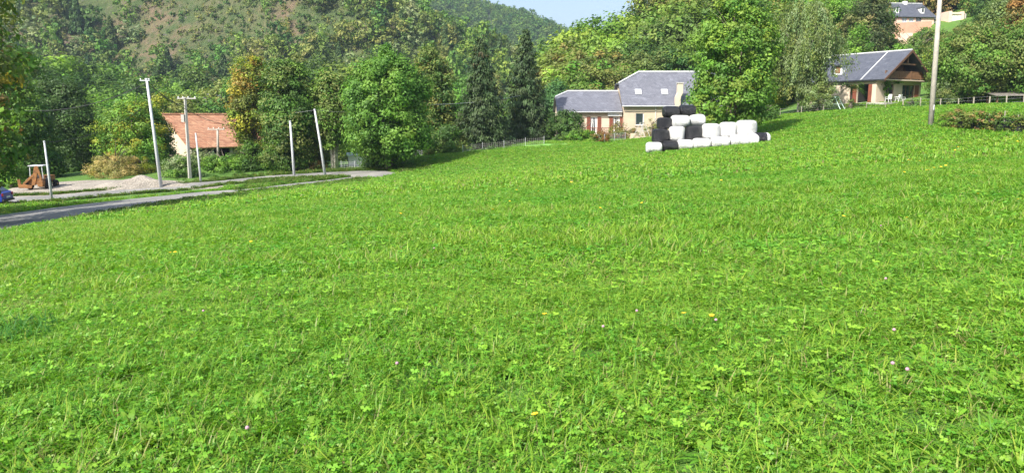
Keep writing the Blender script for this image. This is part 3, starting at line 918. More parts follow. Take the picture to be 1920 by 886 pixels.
# ------------------------------------------------------------------ building materials
def slate(name, c1, c2, sx=2.2):
    m, nt, b = new_mat(name)
    co = objco(nt)
    mp = N(nt, 'ShaderNodeMapping'); nt.links.new(co, mp.inputs[0])
    mp.inputs['Scale'].default_value = (1, 1, 1)
    # rows follow height: brick texture on (x, z)
    sp = N(nt, 'ShaderNodeSeparateXYZ'); nt.links.new(co, sp.inputs[0])
    ad = N(nt, 'ShaderNodeMath', operation='ADD'); nt.links.new(sp.outputs[0], ad.inputs[0]); nt.links.new(sp.outputs[1], ad.inputs[1])
    cb = N(nt, 'ShaderNodeCombineXYZ'); nt.links.new(ad.outputs[0], cb.inputs[0]); nt.links.new(sp.outputs[2], cb.inputs[1])
    br = N(nt, 'ShaderNodeTexBrick'); nt.links.new(cb.outputs[0], br.inputs['Vector'])
    br.inputs['Scale'].default_value = sx
    br.inputs['Mortar Size'].default_value = .03; br.inputs['Row Height'].default_value = .32; br.inputs['Brick Width'].default_value = .5
    br.inputs['Color1'].default_value = (*c1, 1); br.inputs['Color2'].default_value = (*c2, 1)
    br.inputs['Mortar'].default_value = (*[x * .55 for x in c1], 1)
    f = noise(nt, 1.4, 5, .7, co, 1.0)
    st = N(nt, 'ShaderNodeMapping'); nt.links.new(co, st.inputs[0]); st.inputs['Scale'].default_value = (.5, .5, 2.4)
    f2 = noise(nt, 1.1, 5, .7, st.outputs[0], 1.5)
    c = mixc(nt, .7, br.outputs['Color'], ramp(nt, f, [(.3, (.65, .65, .68)), (.7, (1.3, 1.3, 1.3))]), 'MULTIPLY')
    c = mixc(nt, ramp(nt, f2, [(.55, (0, 0, 0)), (.75, (.5, .5, .5))]), c, tuple(min(1, x * 1.9) for x in c2))
    nt.links.new(c, b.inputs['Base Color']); b.inputs['Roughness'].default_value = .55
    bump(nt, b, br.outputs['Fac'], -.5, .02)
    return m
M['slate'] = slate('weathered_slate', (.125, .13, .155), (.17, .175, .205))
M['slate_dark'] = slate('dark_slate', (.075, .082, .105), (.10, .108, .13))
M['tile'] = slate('terracotta_tiles', (.36, .16, .085), (.50, .28, .16), 1.6)
M['cream'] = plain('cream_render', (.49, .40, .29), .9, .10, 1.2, bmp=.15)
M['cream2'] = plain('pale_cream_render', (.56, .46, .35), .9, .08, 1.2, bmp=.15)
M['pink'] = plain('pink_render', (.66, .36, .26), .9, .10, 1.0)
M['palepink'] = plain('pale_pink_render', (.75, .50, .40), .9, .08, 1.0)
M['white'] = plain('white_paint', (.80, .80, .79), .5, .05, 3)
M['zinc'] = plain('pale_zinc_flashing', (.55, .56, .56), .45, .1, 3)
M['shutter'] = plain('red_brown_shutter_paint', (.19, .055, .03), .6, .2, 4)
M['wood'] = plain('brown_timber', (.13, .065, .035), .7, .35, 5)
M['woodl'] = plain('orange_varnished_timber', (.21, .11, .055), .6, .25, 4)
M['grey_wood'] = plain('grey_old_boards', (.16, .145, .125), .9, .35, 4)
M['dark_in'] = plain('painted_interior_shade', (.03, .027, .025), .9, .3, 1)  # near-black tone: the shade of the rooms is put into the colour
M['curtain'] = plain('white_net_curtain', (.75, .74, .72), .9, .08, 6)
M['concrete'] = plain('grey_concrete', (.40, .385, .35), .9, .15, 5, bmp=.3)
M['galv'] = plain('pale_galvanised_steel', (.50, .51, .53), .55, .08, 6)
M['polewood'] = plain('weathered_pole_wood', (.36, .33, .285), .85, .22, 3, bmp=.3)
M['black'] = plain('black_metal', (.03, .03, .03), .5, .2, 5)
m, nt, b = new_mat('window_glass')
b.inputs['Base Color'].default_value = (.03, .04, .045, 1); b.inputs['Roughness'].default_value = .06
b.inputs['Specular IOR Level'].default_value = .8
M['glass'] = m
m, nt, b = new_mat('glass_with_painted_sky_reflection')
b.inputs['Base Color'].default_value = (.42, .47, .52, 1); b.inputs['Roughness'].default_value = .12; b.inputs['Specular IOR Level'].default_value = .8  # pale base colour stands in for sky reflected in the panes
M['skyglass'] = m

def holed_wall(mb, x0, x1, z0, z1, holes, y0, y1):
    """wall slab in the xz plane with rectangular openings"""
    xs = sorted(set([x0, x1] + [h[0] for h in holes] + [h[1] for h in holes]))
    zs = sorted(set([z0, z1] + [h[2] for h in holes] + [h[3] for h in holes]))
    for i in range(len(xs) - 1):
        cz = None
        for j in range(len(zs) - 1):
            cx_, cz_ = (xs[i] + xs[i + 1]) / 2, (zs[j] + zs[j + 1]) / 2
            if any(h[0] < cx_ < h[1] and h[2] < cz_ < h[3] for h in holes): continue
            mb.box(xs[i], y0, zs[j], xs[i + 1], y1, zs[j + 1])
def window(parent, x0, x1, z0, z1, y=0.0, fr=.07, mat='white', shutters=None, curtain=False, bars=1, side=True, name='window', sh='shutter', glass='glass'):
    """set into an opening of a wall that faces -y; parent is a house"""
    mb = MB()
    d0, d1 = y + .08, y + .16
    mb.box(x0, d0, z0, x0 + fr, d1, z1); mb.box(x1 - fr, d0, z0, x1, d1, z1)
    mb.box(x0 + fr, d0, z0, x1 - fr, d1, z0 + fr); mb.box(x0 + fr, d0, z1 - fr, x1 - fr, d1, z1)
    for i in range(bars):
        c = x0 + (x1 - x0) * (i + 1) / (bars + 1)
        mb.box(c - fr * .4, d0 + .01, z0 + fr, c + fr * .4, d1 - .01, z1 - fr)
    w = mb.build(name, M[mat], parent)
    MB().box(x0 + .01, y + .12, z0 + .01, x1 - .01, y + .135, z1 - .01).build('pane', M[glass], w)
    if curtain:
        cb = MB()
        for s in (-1, 1):
            xa = x0 + .1 if s < 0 else x1 - .1
            xm = (x0 + x1) / 2 + s * .12
            pts = [(xa, z1 - .1), (xm, z1 - .1), (xa - s * (abs(xa - xm)) * .55, z0 + (z1 - z0) * .35), (xa - s * abs(xa - xm) * .75, z0 + .08), (xa, z0 + .08)]
            cb.prism(pts if s < 0 else pts[::-1], y + .09, y + .115)
        cb.build('curtain', M['curtain'], w)
    if shutters:
        for s in shutters:
            wd = (x1 - x0) * .55
            a, c = (x0 - wd, x0 - .01) if s == 'l' else (x1 + .01, x1 + wd)
            mb = MB().box(a, y - .07, z0 - .02, c, y - .02, z1 + .02)
            for k in range(7):
                zz_ = z0 + (z1 - z0) * (k + .5) / 7
                mb.box(a + .06, y - .095, zz_ - .03, c - .06, y - .0705, zz_ + .03)
            mb.build(sh, M['shutter'], parent)
    return w
def sill(parent, x0, x1, z, mat='cream2', y=0):
    MB().box(x0 - .1, y - .12, z - .1, x1 + .1, y - .003, z - .005).build('window_sill', M[mat], parent)

# ------------------------------------------------------------------ the big slate-roofed house in the middle (two blocks)
YH = 92.0
def house_scale(px, py, Y, org):
    p = PT(px, py, Y); return p[0] - org[0], p[2] - org[2]
o_ = PT(1169, 258, YH)
H = empty('farmhouse', o_, 0, 'large cream farmhouse with weathered slate roof and chimney behind the stacked bales', 'house')
ev = house_scale(1166, 198, YH, o_)[1]
W1 = house_scale(1352, 198, YH, o_)[0]
D1 = 9.0
rdz = PT(1198, 135, YH + D1 / 2)[2] - o_[2]
hipx = PT(1198, 135, YH + D1 / 2)[0] - o_[0]
hipz = PT(1168, 152, YH + 1.4)[2] - o_[2]
# roof plane: front eave (y=-.5,z=ev) to ridge (y=D1/2, z=rdz)
def rz_(y): return ev + (rdz - ev) * (y + .5) / (D1 / 2 + .5)
yh = D1 / 2 * .62
wins = [(1.45, 2.45, 1.55, 3.0), (6.15, 7.1, 1.5, 3.0)]
mb = MB(); holed_wall(mb, 0, W1, -1.5, ev - .02, wins, 0, .3)
mb.box(0, .3, -1.5, .3, D1, ev - .02); mb.box(W1 - .3, .3, -1.5, W1, D1, ev - .02); mb.box(.3, D1 - .3, -1.5, W1 - .3, D1, ev - .02)
mb.prism([(0.02, ev - .02), (D1 - .02, ev - .02), (D1 - yh, rz_(yh) - .25), (yh, rz_(yh) - .25)], .02, .3, 'x')
mb.prism([(0.02, ev - .02), (D1 - .02, ev - .02), (D1 / 2, rdz - .25)], W1 - .3, W1 - .02, 'x')
mb.build('wall', M['cream'], H)
MB().box(.3, .8, -1, W1 - .3, .85, ev - .1).build('interior_shade_sheet', M['dark_in'], H)  # dark sheet added behind the openings in place of interior shade
e0 = -.35
rm = MB()
rm.slab([(e0, -.5, ev), (W1 + .3, -.5, ev), (W1 + .3, D1 / 2, rdz), (hipx, D1 / 2, rdz), (e0, yh, rz_(yh))], .18)
rm.slab([(W1 + .3, D1 + .5, ev), (e0, D1 + .5, ev), (e0, D1 - yh, rz_(yh)), (hipx, D1 / 2, rdz), (W1 + .3, D1 / 2, rdz)], .18)
rm.slab([(e0, D1 - yh, rz_(yh)), (e0, yh, rz_(yh)), (hipx, D1 / 2, rdz)], .18)
roof = rm.build('roof', M['slate'], H)
fm = MB()
fm.tube([(hipx, D1 / 2, rdz + .04), (W1 + .3, D1 / 2, rdz + .04)], .11, 6); fm.tube([(e0, yh, rz_(yh) + .04), (hipx, D1 / 2, rdz + .04)], .11, 6)
fm.build('ridge_capping', M['zinc'], roof)
MB().tube([(e0, -.56, ev - .08), (W1 + .3, -.56, ev - .08)], .07, 6).build('gutter', M['zinc'], H)
for px in (1196, 1245):
    x, _ = house_scale(px, 178, YH + 1.7, o_)
    y = 1.45
    nrm = Vector((0, -(rdz - ev), D1 / 2 + .5)).normalized(); up = Vector((0, D1 / 2 + .5, rdz - ev)).normalized(); rt = Vector((1, 0, 0))
    c = Vector((x, y, rz_(y)))
    def fr(w, h, t, o2): 
        pts = [c + rt * sx * w / 2 + up * sy * h / 2 + nrm * o2 for sx, sy in ((-1, -1), (1, -1), (1, 1), (-1, 1))]
        return MB().slab(pts, t)
    f = fr(.78, .95, .2, .10).build('skylight', M['zinc'], roof)
    fr(.62, .78, .02, .115).build('pane', M['skyglass'], roof) if False else fr(.62, .78, .02, .115).build('skylight_pane', M['skyglass'], f)
cx = house_scale(1271, 190, YH - .6, o_)[0]
ctop = PT(1274, 157, YH)[2] - o_[2]
mb = MB().box(cx - .3, -.75, -1.2, cx + .3, -.03, ev + 1.0)
mb.prism([(cx - .3, ev + 1.0), (cx + .3, ev + 1.0), (cx + .58, ev + 1.6), (cx - .05, ev + 1.6)], -.75, -.05)
mb.box(cx - .05, -.75, ev + 1.6, cx + .55, .1, ctop); ch = mb.build('chimney', M['cream2'], H)
MB().box(cx - .12, -.82, ctop, cx + .62, .17, ctop + .12).build('chimney_cap', M['concrete'], ch)
window(H, *wins[0], curtain=False, bars=0); window(H, *wins[1], curtain=False, bars=1)
sill(H, wins[0][0], wins[0][1], wins[0][2]); sill(H, wins[1][0], wins[1][1], wins[1][2])
for x, z in ((3.9, 3.9),):
    MB().tube([(x, -.06, ev - .15), (x, -.06, .0)], .045, 6).build('downpipe', M['zinc'], H)

# lower wing to the left
YW = 93.0
ow = PT(1043, 250, YW)
Wn = PT(1168, 250, YW)[0] - ow[0] - .12
evw = PT(1100, 209, YW)[2] - ow[2]
rdw = PT(1100, 171, YW + 4)[2] - ow[2]
hxw = PT(1065, 171, YW + 4)[0] - ow[0]
yhw = 2.7
WG = empty('house_wing', ow, 0, 'low cream wing with brown shutters and slate roof left of the tall farmhouse', 'house')
def rw(y): return evw + (rdw - evw) * (y + .5) / 4.5
xa, za = house_scale(1107, 246, YW, ow)[0], house_scale(1107, 219, YW, ow)[1]
xb = house_scale(1149, 246, YW, ow)[0]
hol = [(xa, xa + .85, -.1, za), (xb, xb + .85, -.1, za - .02)]
mb = MB(); holed_wall(mb, .3, Wn, -2, evw - .02, hol, 0, .3)
mb.box(.3, .3, -2, .6, 8, evw - .02); mb.box(.6, 7.7, -2, Wn, 8, evw - .02)
mb.prism([(0.02, evw - .02), (7.98, evw - .02), (8 - yhw, rw(yhw) - .25), (yhw, rw(yhw) - .25)], .32, .6, 'x')
mb.build('wall', M['cream2'], WG)
MB().box(.6, .7, -2, Wn, .75, evw - .1).build('interior_shade_sheet', M['dark_in'], WG)
rm = MB()
rm.slab([(0, -.5, evw), (Wn - .05, -.5, evw), (Wn - .05, 4, rdw), (hxw, 4, rdw), (0, yhw, rw(yhw))], .16)
rm.slab([(Wn - .05, 8.5, evw), (0, 8.5, evw), (0, 8 - yhw, rw(yhw)), (hxw, 4, rdw), (Wn - .05, 4, rdw)], .16)
rm.slab([(0, 8 - yhw, rw(yhw)), (0, yhw, rw(yhw)), (hxw, 4, rdw)], .16)
roof = rm.build('roof', M['slate'], WG)
fm = MB(); fm.tube([(hxw, 4, rdw + .04), (Wn - .05, 4, rdw + .04)], .1, 6); fm.tube([(0, yhw, rw(yhw) + .04), (hxw, 4, rdw + .04)], .1, 6)
fm.build('ridge_capping', M['zinc'], roof)
MB().tube([(0, -.56, evw - .08), (Wn - .1, -.56, evw - .08)], .06, 6).build('gutter', M['zinc'], WG)
window(WG, *hol[0], curtain=True, shutters='lr', name='french_window'); window(WG, *hol[1], curtain=True, shutters='lr', name='french_window')
MB().box(xb - .7, -.28, za + .08, min(xb + 1.5, Wn - .1), -.02, za + .38).build('awning_box', M['zinc'], WG)
# terrace with railing
mb = MB().box(xa - 1.6, -1.9, -.28, xa + 4.2, -.01, -.12)
TR = mb.build('terrace', M['woodl'], WG)
mb = MB().tube([(xa - 1.6, -1.85, .72), (xa + 4.2, -1.85, .72)], .035, 5)
for k in range(30): mb.box(xa - 1.6 + k * .2 - .02, -1.87, -.12, xa - 1.6 + k * .2 + .02, -1.83, .7)
mb.build('railing', M['shutter'], TR)
for k in range(4): MB().box(xa - 1.5 + k * 1.8, -1.8, -2, xa - 1.35 + k * 1.8, -1.65, -.28).build('post', M['wood'], TR)

# ------------------------------------------------------------------ chalet on the right
phi = math.radians(30)
oc = PT(1641, 191, 92)
CH = empty('chalet', oc, phi, 'cream chalet with dark slate roof, timber gable balcony and patio, right of the weeping birch', 'house')
GW, GL, ez = 9.3, 9.6, 2.75
apz = 6.35
ov = 1.3; sl = (apz - ez) / (GW / 2 + .5)
eL = -.5; eR = GW + .5
doors = [(0.9, 1.1, 2.0, 2.2), (1.9, 3.6, -.1, 2.2), (5.35, 7.9, -.05, 2.15)]
mb = MB(); holed_wall(mb, 0, GW, -1.5, ez - .15, doors, 0, .25)
hl = [(1.0, 2.6, -.1, 2.15)]
# left long wall (local x = 0)
for a, b2, z0, z1 in ((.25, GL, 2.2, ez - .15), (.25, 1.0, -1.5, 2.2), (2.6, GL, -1.5, 2.2), (1.0, 2.6, -1.5, -.1)):
    mb.box(.0, a, z0, .25, b2, z1)
mb.box(GW - .25, .25, -1.5, GW, GL, ez - .15); mb.box(.25, GL - .25, -1.5, GW - .25, GL, ez - .15)
mb.build('wall', M['cream2'], CH)
MB().box(.3, 2.6, -1, GW - .3, 2.7, ez - .2).build('interior_shade_sheet', M['dark_in'], CH)
MB().box(-1.6, -2.2, -.35, GW - 1.2, -.01, -.1).build('terrace', M['concrete'], CH)
# upper timber gable set back
mb = MB().prism([(.3, ez - .1), (GW - .3, ez - .1), (GW / 2, apz - .35)], .9, 1.1)
mb.build('timber_gable', M['wood'], CH)
mb = MB().prism([(3.0, 2.9), (5.1, 2.9), (5.1, 4.7), (3.0, 4.5)], .82, .898); up = mb.build('balcony_door', M['glass'], CH)
MB().box(5.3, .80, 2.9, 6.4, .896, 4.6).build('balcony_shutter', M['woodl'], CH)
mb = MB().box(.1, -.75, ez - .14, GW - .1, .9, ez + .02); bal = mb.build('balcony', M['cream2'], CH)
mb = MB()
mb.box(.5, -.72, ez + .95, GW - .3, -.66, ez + 1.03); mb.box(.5, -.72, ez + .12, GW - .3, -.66, ez + .18)
k = .5
while k < GW - .35: mb.box(k, -.71, ez + .18, k + .13, -.67, ez + .95); k += .17
mb.build('railing', M['woodl'], bal)
mb = MB()
for x in (1.2, 3.5, 5.8): MB().box(x - .07, -.74, ez + .02, x + .07, -.64, ez + 1.1).build('balcony_post', M['woodl'], bal)
mb.box(7.83, -.74, ez + .02, 7.97, -.64, ez + 1.1)
MB().box(4.55, -.9, 4.76, 4.75, -.72, 5.9).build('gable_post', M['woodl'], CH); MB().box(2.9, -.9, 4.55, 6.4, -.72, 4.75).build('gable_beam', M['woodl'], CH)
mb.build('balcony_post', M['woodl'], bal)
mb = MB()
mb.slab([(eL, -ov, ez - .05), (GW / 2, -ov, apz), (GW / 2, GL + .5, apz), (eL, GL + .5, ez - .05)], .2)
mb.slab([(GW / 2, -ov, apz), (eR, -ov, ez - .05), (eR, GL + .5, ez - .05), (GW / 2, GL + .5, apz)], .2)
roof = mb.build('roof', M['slate_dark'], CH)
MB().tube([(GW / 2, -ov - .02, apz + .04), (GW / 2, GL + .5, apz + .04)], .1, 6).build('ridge_capping', M['zinc'], roof)
def rp(x, y, o2=.0): return Vector((x, y, ez - .05 + (x - eL) / (GW / 2 - eL) * (apz - ez + .05) + o2))
MB().tube([rp(eL, 1.9, .03), rp(GW / 2, 1.9, .03)], .07, 5).build('roof_flashing', M['zinc'], roof)
mb = MB()
mb.slab([(eL - .05, -ov - .06, ez - .30), (eL - .05, -ov - .06, ez - .02), (GW / 2, -ov - .06, apz + .03), (GW / 2, -ov - .06, apz - .30)], .05)
mb.slab([(eR + .05, -ov - .06, ez - .02), (eR + .05, -ov - .06, ez - .30), (GW / 2, -ov - .06, apz - .30), (GW / 2, -ov - .06, apz + .03)], .05)
mb.build('bargeboard', M['wood'], roof)
# dormer on the left roof plane
dy = 6.1; dx0 = 0.75
dz = rp(dx0, dy).z
mb = MB().box(dx0, dy - .6, dz - .1, dx0 + 1.6, dy + .6, dz + 1.25)
dm = mb.build('dormer', M['white'], CH)
mb = MB().slab([(dx0 - .35, dy + .85, dz + 1.22), (dx0 - .35, dy - .85, dz + 1.22), (dx0 + 1.9, dy - .75, dz + 1.75), (dx0 + 1.9, dy + .75, dz + 1.75)], .12)
mb.build('dormer_roof', M['slate_dark'], dm)
MB().box(dx0 - .06, dy - .36, dz + .2, dx0 - .003, dy + .36, dz + 1.12).build('shutter', M['woodl'], dm)
mb = MB().box(GW - .3, 2.6, ez, GW + .45, 3.4, apz - .55); c_ = mb.build('chimney', M['cream2'], CH)
MB().box(GW - .4, 2.5, apz - .55, GW + .55, 3.5, apz - .42).build('chimney_cap', M['slate_dark'], c_)
window(CH, *doors[2], mat='woodl', name='french_window', bars=2)
window(CH, *doors[1], mat='wood', name='french_window', bars=1, y=.1)
mb = MB().box(-.02, -.06, -.05, .33, -.01, 2.2); 
MB().box(-.10, .55, -.08, -.04, 1.0, 2.15).build('shutter', M['shutter'], CH)
MB().box(-.10, 2.62, -.08, -.04, 3.5, 2.15).build('shutter', M['shutter'], CH)
MB().box(7.95, -.09, -.05, 8.75, -.03, 2.15).build('shutter', M['shutter'], CH)
# creeper on the patio corner post
def local(Eo, x, y, z):
    a = Eo.rotation_euler.z; l = Eo.location
    return (l.x + x * math.cos(a) - y * math.sin(a), l.y + x * math.sin(a) + y * math.cos(a), l.z + z)
g = cat_geo(crown(301, 0, 2.6, .42, 'column', 16, 40, .35, .10, BRIGHT + GREEN, .3), (lambda q: (q[0] * [1.6, .5, .4] + [1.0, 0, 2.35], q[1], q[2]))(crown(302, 0, 1.2, 1.2, 'round', 16, 40, .4, .10, BRIGHT + GREEN, .3)))
plant('climbing_plant', 'green climber over the patio corner of the chalet', 'plant', local(CH, 1.75, -.35, -.1), g, rz=phi, part='foliage', trunk=MB().tube([(0, 0, 0), (.05, 0, 1.2), (0, 0, 2.5)], .04, 5), tpart='stem')

# white garden chairs and a table on the patio
def garden_chair(loc, rz, label):
    r = empty('garden_chair', loc, rz, label, 'chair', 'white garden chairs on the patio')
    MB().box(-.25, -.25, .42, .25, .25, .46).build('seat', M['white'], r, bevel=.01)
    mb = MB().slab([(-.25, .26, .46), (.25, .26, .46), (.2, .38, 1.0), (-.2, .38, 1.0)], .03); mb.build('backrest', M['white'], r)
    for sx in (-1, 1):
        for sy in (-1, 1): MB().tube([(sx * .2, sy * .2, .42), (sx * .26, sy * .26, 0)], .025, 5).build('leg', M['white'], r)
        MB().tube([(sx * .25, .3, .68), (sx * .27, -.2, .66), (sx * .25, -.24, .46)], .02, 5).build('armrest', M['white'], r)
    return r
garden_chair(local(CH, 2.3, -1.5, -.1), phi + math.pi, 'white garden chair on the chalet patio, nearest the middle')
garden_chair(local(CH, 3.6, -1.2, -.1), phi + 1.4, 'white garden chair on the chalet patio, right of the other')
garden_chair(local(CH, .6, -1.3, -.1), phi - 1.6, 'white garden chair by the dark door at the chalet corner')
t = empty('garden_table', local(CH, 3.0, -1.0, -.1), phi, 'small white round table between the garden chairs', 'table')
MB().lathe([(.02, .70), (.45, .70), (.45, .73), (.02, .73)], 16).build('tabletop', M['white'], t)
MB().lathe([(.22, 0), (.22, .03), (.04, .06), (.035, .7)], 10).build('pedestal', M['white'], t)

# ------------------------------------------------------------------ pink house high on the slope
YU = 176.0
ou = PT(1678, 47, YU)
UH = empty('hillside_house', ou, math.radians(6), 'distant pink house with dark slate roof and dormers high on the right slope', 'house')
UW = 9.0; UE = PT(1690, 32, YU)[2] - ou[2]; URZ = PT(1690, 6.5, YU + 4)[2] - ou[2]
hol = [(1.7, 2.9, .2, 1.7), (3.4, 4.6, .2, 1.7), (5.1, 6.5, .1, 1.8)]
mb = MB(); holed_wall(mb, 0, UW + .6, -2.5, UE, hol, 0, .3); mb.box(0, .3, -2.5, .3, 8, UE); mb.box(UW + .3, .3, -2.5, UW + .6, 8, UE); mb.box(.3, 7.7, -2.5, UW + .3, 8, UE)
mb.build('wall', M['palepink'], UH)
window(UH, *hol[0], mat='white', bars=1, glass='skyglass'); window(UH, *hol[1], mat='white', bars=1, glass='skyglass'); window(UH, *hol[2], mat='white', bars=3, name='french_window')
rx0 = PT(1656, 32, YU)[0] - ou[0]
mb = MB()
mb.slab([(rx0, -.5, UE), (UW + 1.1, -.5, UE), (UW, 4, URZ), (rx0, 4, URZ)], .2)
mb.slab([(UW + 1.1, 8.5, UE), (rx0, 8.5, UE), (rx0, 4, URZ), (UW, 4, URZ)], .2)
mb.slab([(UW + 1.1, -.5, UE), (UW + 1.1, 8.5, UE), (UW, 4, URZ)], .2)
r = mb.build('roof', M['slate_dark'], UH)
MB().tube([(rx0, 4, URZ + .05), (UW, 4, URZ + .05)], .13, 6).build('ridge_capping', M['zinc'], r)
for px in (1663, 1682.5, 1733):
    x = PT(px, 20, YU + 1)[0] - ou[0]; z = UE + (URZ - UE) * .36
    d = MB().box(x - .42, .7, z - .35, x + .42, 2.4, z + .95).build('dormer', M['white'], UH)
    MB().box(x - .22, .64, z, x + .22, .697, z + .75).build('dormer_window', M['glass'], d)
    MB().prism([(x - .6, z + .95), (x + .6, z + .95), (x, z + 1.45)], .55, 2.6).build('dormer_roof', M['slate_dark'], d)
MB().box(4.2, 3.6, URZ - .4, 5.0, 4.4, URZ + .5).build('chimney', M['white'], UH)
# annex
ax = UW + .65
MB().box(ax, 1.0, -1.5, ax + 1.7, 6, UE - .4).build('annex_wall', M['white'], UH)
MB().slab([(ax - .02, .6, UE - .4), (ax + 2.0, .6, UE - .4), (ax + 2.0, 3.5, UE + 1.4), (ax - .02, 3.5, UE + 1.4)], .15).build('annex_roof', M['slate_dark'], UH)
wl = PT(1682, 56, YU - 5); wr = PT(1722, 46, YU - 2); wb = PT(1684, 56.5, YU - 5)
t0 = PT(1682, 43, YU - 5); t1 = PT(1748, 38, YU - 2)
mb = MB().slab([(wl[0], wl[1], wl[2] - 2), (t1[0], t1[1], wl[2] + .2), (t1[0], t1[1], t1[2] - .2), (t0[0], t0[1], t0[2])], .4)
tag(mb.build('retaining_wall', M['pink']), 'pink retaining wall under the distant hillside house', 'wall')
g0 = PT(1685, 71, YU - 18); mb = MB().box(0, 0, -1.2, 2.9, .5, 1.0); w_ = mb.build('garden_wall', M['palepink'], loc=g0)
tag(w_, 'short pale wall fragment among shrubs below the pink house', 'wall')
ob = PT(1778, 45, YU)
OB = empty('hillside_annex', ob, 0, 'small flat pink outbuilding right of the tall wooden pole, high on the slope', 'building')
MB().box(0, 0, -2, .7, 4, 2.9).box(2.9, 0, -2, 3.5, 4, 2.8).box(.7, .02, -2, 2.9, 4, .4).box(.7, .02, 2.2, 2.9, 4, 2.6).build('wall', M['palepink'], OB)
MB().box(.7, .3, .4, 2.9, .4, 2.2).build('panel', M['white'], OB)
MB().box(3.5, .5, -2, 4.3, 4, 2.4).build('side_wall', M['concrete'], OB)

# ------------------------------------------------------------------ barn on the left
YB = 86.0
pb = PT(359, 273, YB)
BN = empty('barn', pb, math.radians(50), 'long barn with terracotta tiled roof and grey board walls behind the concrete pole', 'barn')
bL = 17.0; bD = 11.0
rzb = 3.6
mb = MB()
for k in range(7):
    mb.box(k * 2.4, .0, -4, k * 2.4 + .3, .3, -.02)
mb.box(0, 0, -.35, bL, .28, -.021)
mb.build('frame', M['concrete'], BN)
mb = MB()
for k in range(7):
    mb.box(k * 2.4 + .32, .12, -4, min(k * 2.4 + 2.38, bL), .2, -.36) if k % 3 != 1 else mb.box(k * 2.4 + .32, .12, -4, k * 2.4 + 2.38, .2, -1.6)
mb.build('board_wall', M['grey_wood'], BN)
MB().box(.3, 3.0, -4, bL, 3.1, -.1).build('interior_shade_sheet', M['dark_in'], BN)
mb = MB().prism([(0.3, -4), (bD - .3, -4), (bD - .3, -.1), (bD / 2, rzb - .3), (.3, -.1)], .02, .3, 'x')
mb.build('gable_wall', M['cream2'], BN)
mb = MB()
mb.slab([(-.6, -.7, -.25), (bL, -.7, -.25), (bL, bD / 2, rzb), (-.6, bD / 2, rzb)], .18)
mb.slab([(bL, bD + .7, -.25), (-.6, bD + .7, -.25), (-.6, bD / 2, rzb), (bL, bD / 2, rzb)], .18)
r = mb.build('roof', M['tile'], BN)
MB().tube([(-.62, bD / 2, rzb + .04), (bL, bD / 2, rzb + .04)], .13, 6).build('ridge_tiles', M['tile'], r)
# distant roofs of the valley
for (px, py, w_, lab) in ((428, 190, 7, 'small grey roofed hut in the valley just above the barn roof'), (395, 197, 5, 'low pale building glimpsed in the valley left of the hut')):
    p = PT(px, py, 150)
    hh = empty('valley_house', p, .4, lab, 'house')
    MB().box(-w_ / 2, -2, -5, w_ / 2, 2, 0).prism([(-2, 0), (2, 0), (0, 1.5)], -w_ / 2, w_ / 2, 'x').build('wall', M['cream2'], hh)
    MB().slab([(-w_ / 2 - .3, -2.4, -.28), (w_ / 2 + .3, -2.4, -.28), (w_ / 2 + .3, 0, 1.56), (-w_ / 2 - .3, 0, 1.56)], .1).slab([(w_ / 2 + .3, 2.4, -.28), (-w_ / 2 - .3, 2.4, -.28), (-w_ / 2 - .3, 0, 1.56), (w_ / 2 + .3, 0, 1.56)], .1).build('roof', M['slate'], hh)

# garden shed between the trees
ps = G(668, 312); s_ = PT(654, 312, ps[1])
SH = empty('garden_shed', (s_[0], ps[1], ps[2]), .25, 'small pale metal shed under the trees left of the round tree', 'shed')
MB().box(0, 0, -.3, 1.9, 2, 1.15).build('wall', M['white'], SH)
MB().slab([(-.15, -.2, 1.17), (2.7, -.2, 1.22), (2.7, 2.2, 1.4), (-.15, 2.2, 1.36)], .06).build('roof', M['zinc'], SH)
MB().box(2.55, 0, -.3, 2.63, .08, 1.1).build('post', M['galv'], SH); MB().box(2.55, 1.9, -.3, 2.63, 1.98, 1.1).build('post', M['galv'], SH)

# ------------------------------------------------------------------ silage bales
def film(name, c, rough):
    m, nt, b = new_mat(name)
    co = objco(nt)
    mp = N(nt, 'ShaderNodeMapping'); mp.inputs['Scale'].default_value = (1.2, 1.2, 9); nt.links.new(co, mp.inputs[0])
    f = noise(nt, 2.2, 5, .65, mp.outputs[0], 1.2); f2 = noise(nt, 1.2, 3, .5, co)
    nt.links.new(ramp(nt, f2, [(.3, tuple(x * .74 for x in c)), (.7, c)]), b.inputs['Base Color'])
    b.inputs['Roughness'].default_value = rough
    bump(nt, b, f, 1.0, .16)
    return m
M['film_w'] = film('white_bale_film', (.80, .80, .79), .34)
M['film_b'] = film('black_bale_film', (.018, .018, .022), .32)
def bale_mesh(seed, r=.62, h=1.2):
    rs = np.random.RandomState(seed)
    prof = []
    n = 22
    for i in range(n + 1):
        t = i / n * math.pi
        # superellipse profile: flat ends, soft shoulders, slightly bulging side
        c_, s_ = math.cos(t), math.sin(t)
        e = .42
        prof.append((max(.004, abs(s_) ** e * r * (1 + .03 * s_)), math.copysign(abs(c_) ** e, c_) * h / 2))
    sides = 40
    V = []
    ph = rs.uniform(0, 6.28, 5)
    for (rr, z) in prof:
        for j in range(sides):
            a = 2 * math.pi * j / sides
            w = 1 + .026 * math.sin(2 * a + ph[0] + 2 * z) + .018 * math.sin(5 * a + ph[1] - 4 * z) + .009 * math.sin(11 * a + ph[2] + 9 * z) + .007 * math.sin(17 * a + ph[4] - 14 * z)
            V.append((rr * w * math.cos(a), rr * w * math.sin(a), z * (1 + .02 * math.sin(2 * a + ph[3]))))
    F = [(i * sides + j, i * sides + (j + 1) % sides, (i + 1) * sides + (j + 1) % sides, (i + 1) * sides + j) for i in range(n) for j in range(sides)]
    return np.array(V), np.array(F)
BM = {}
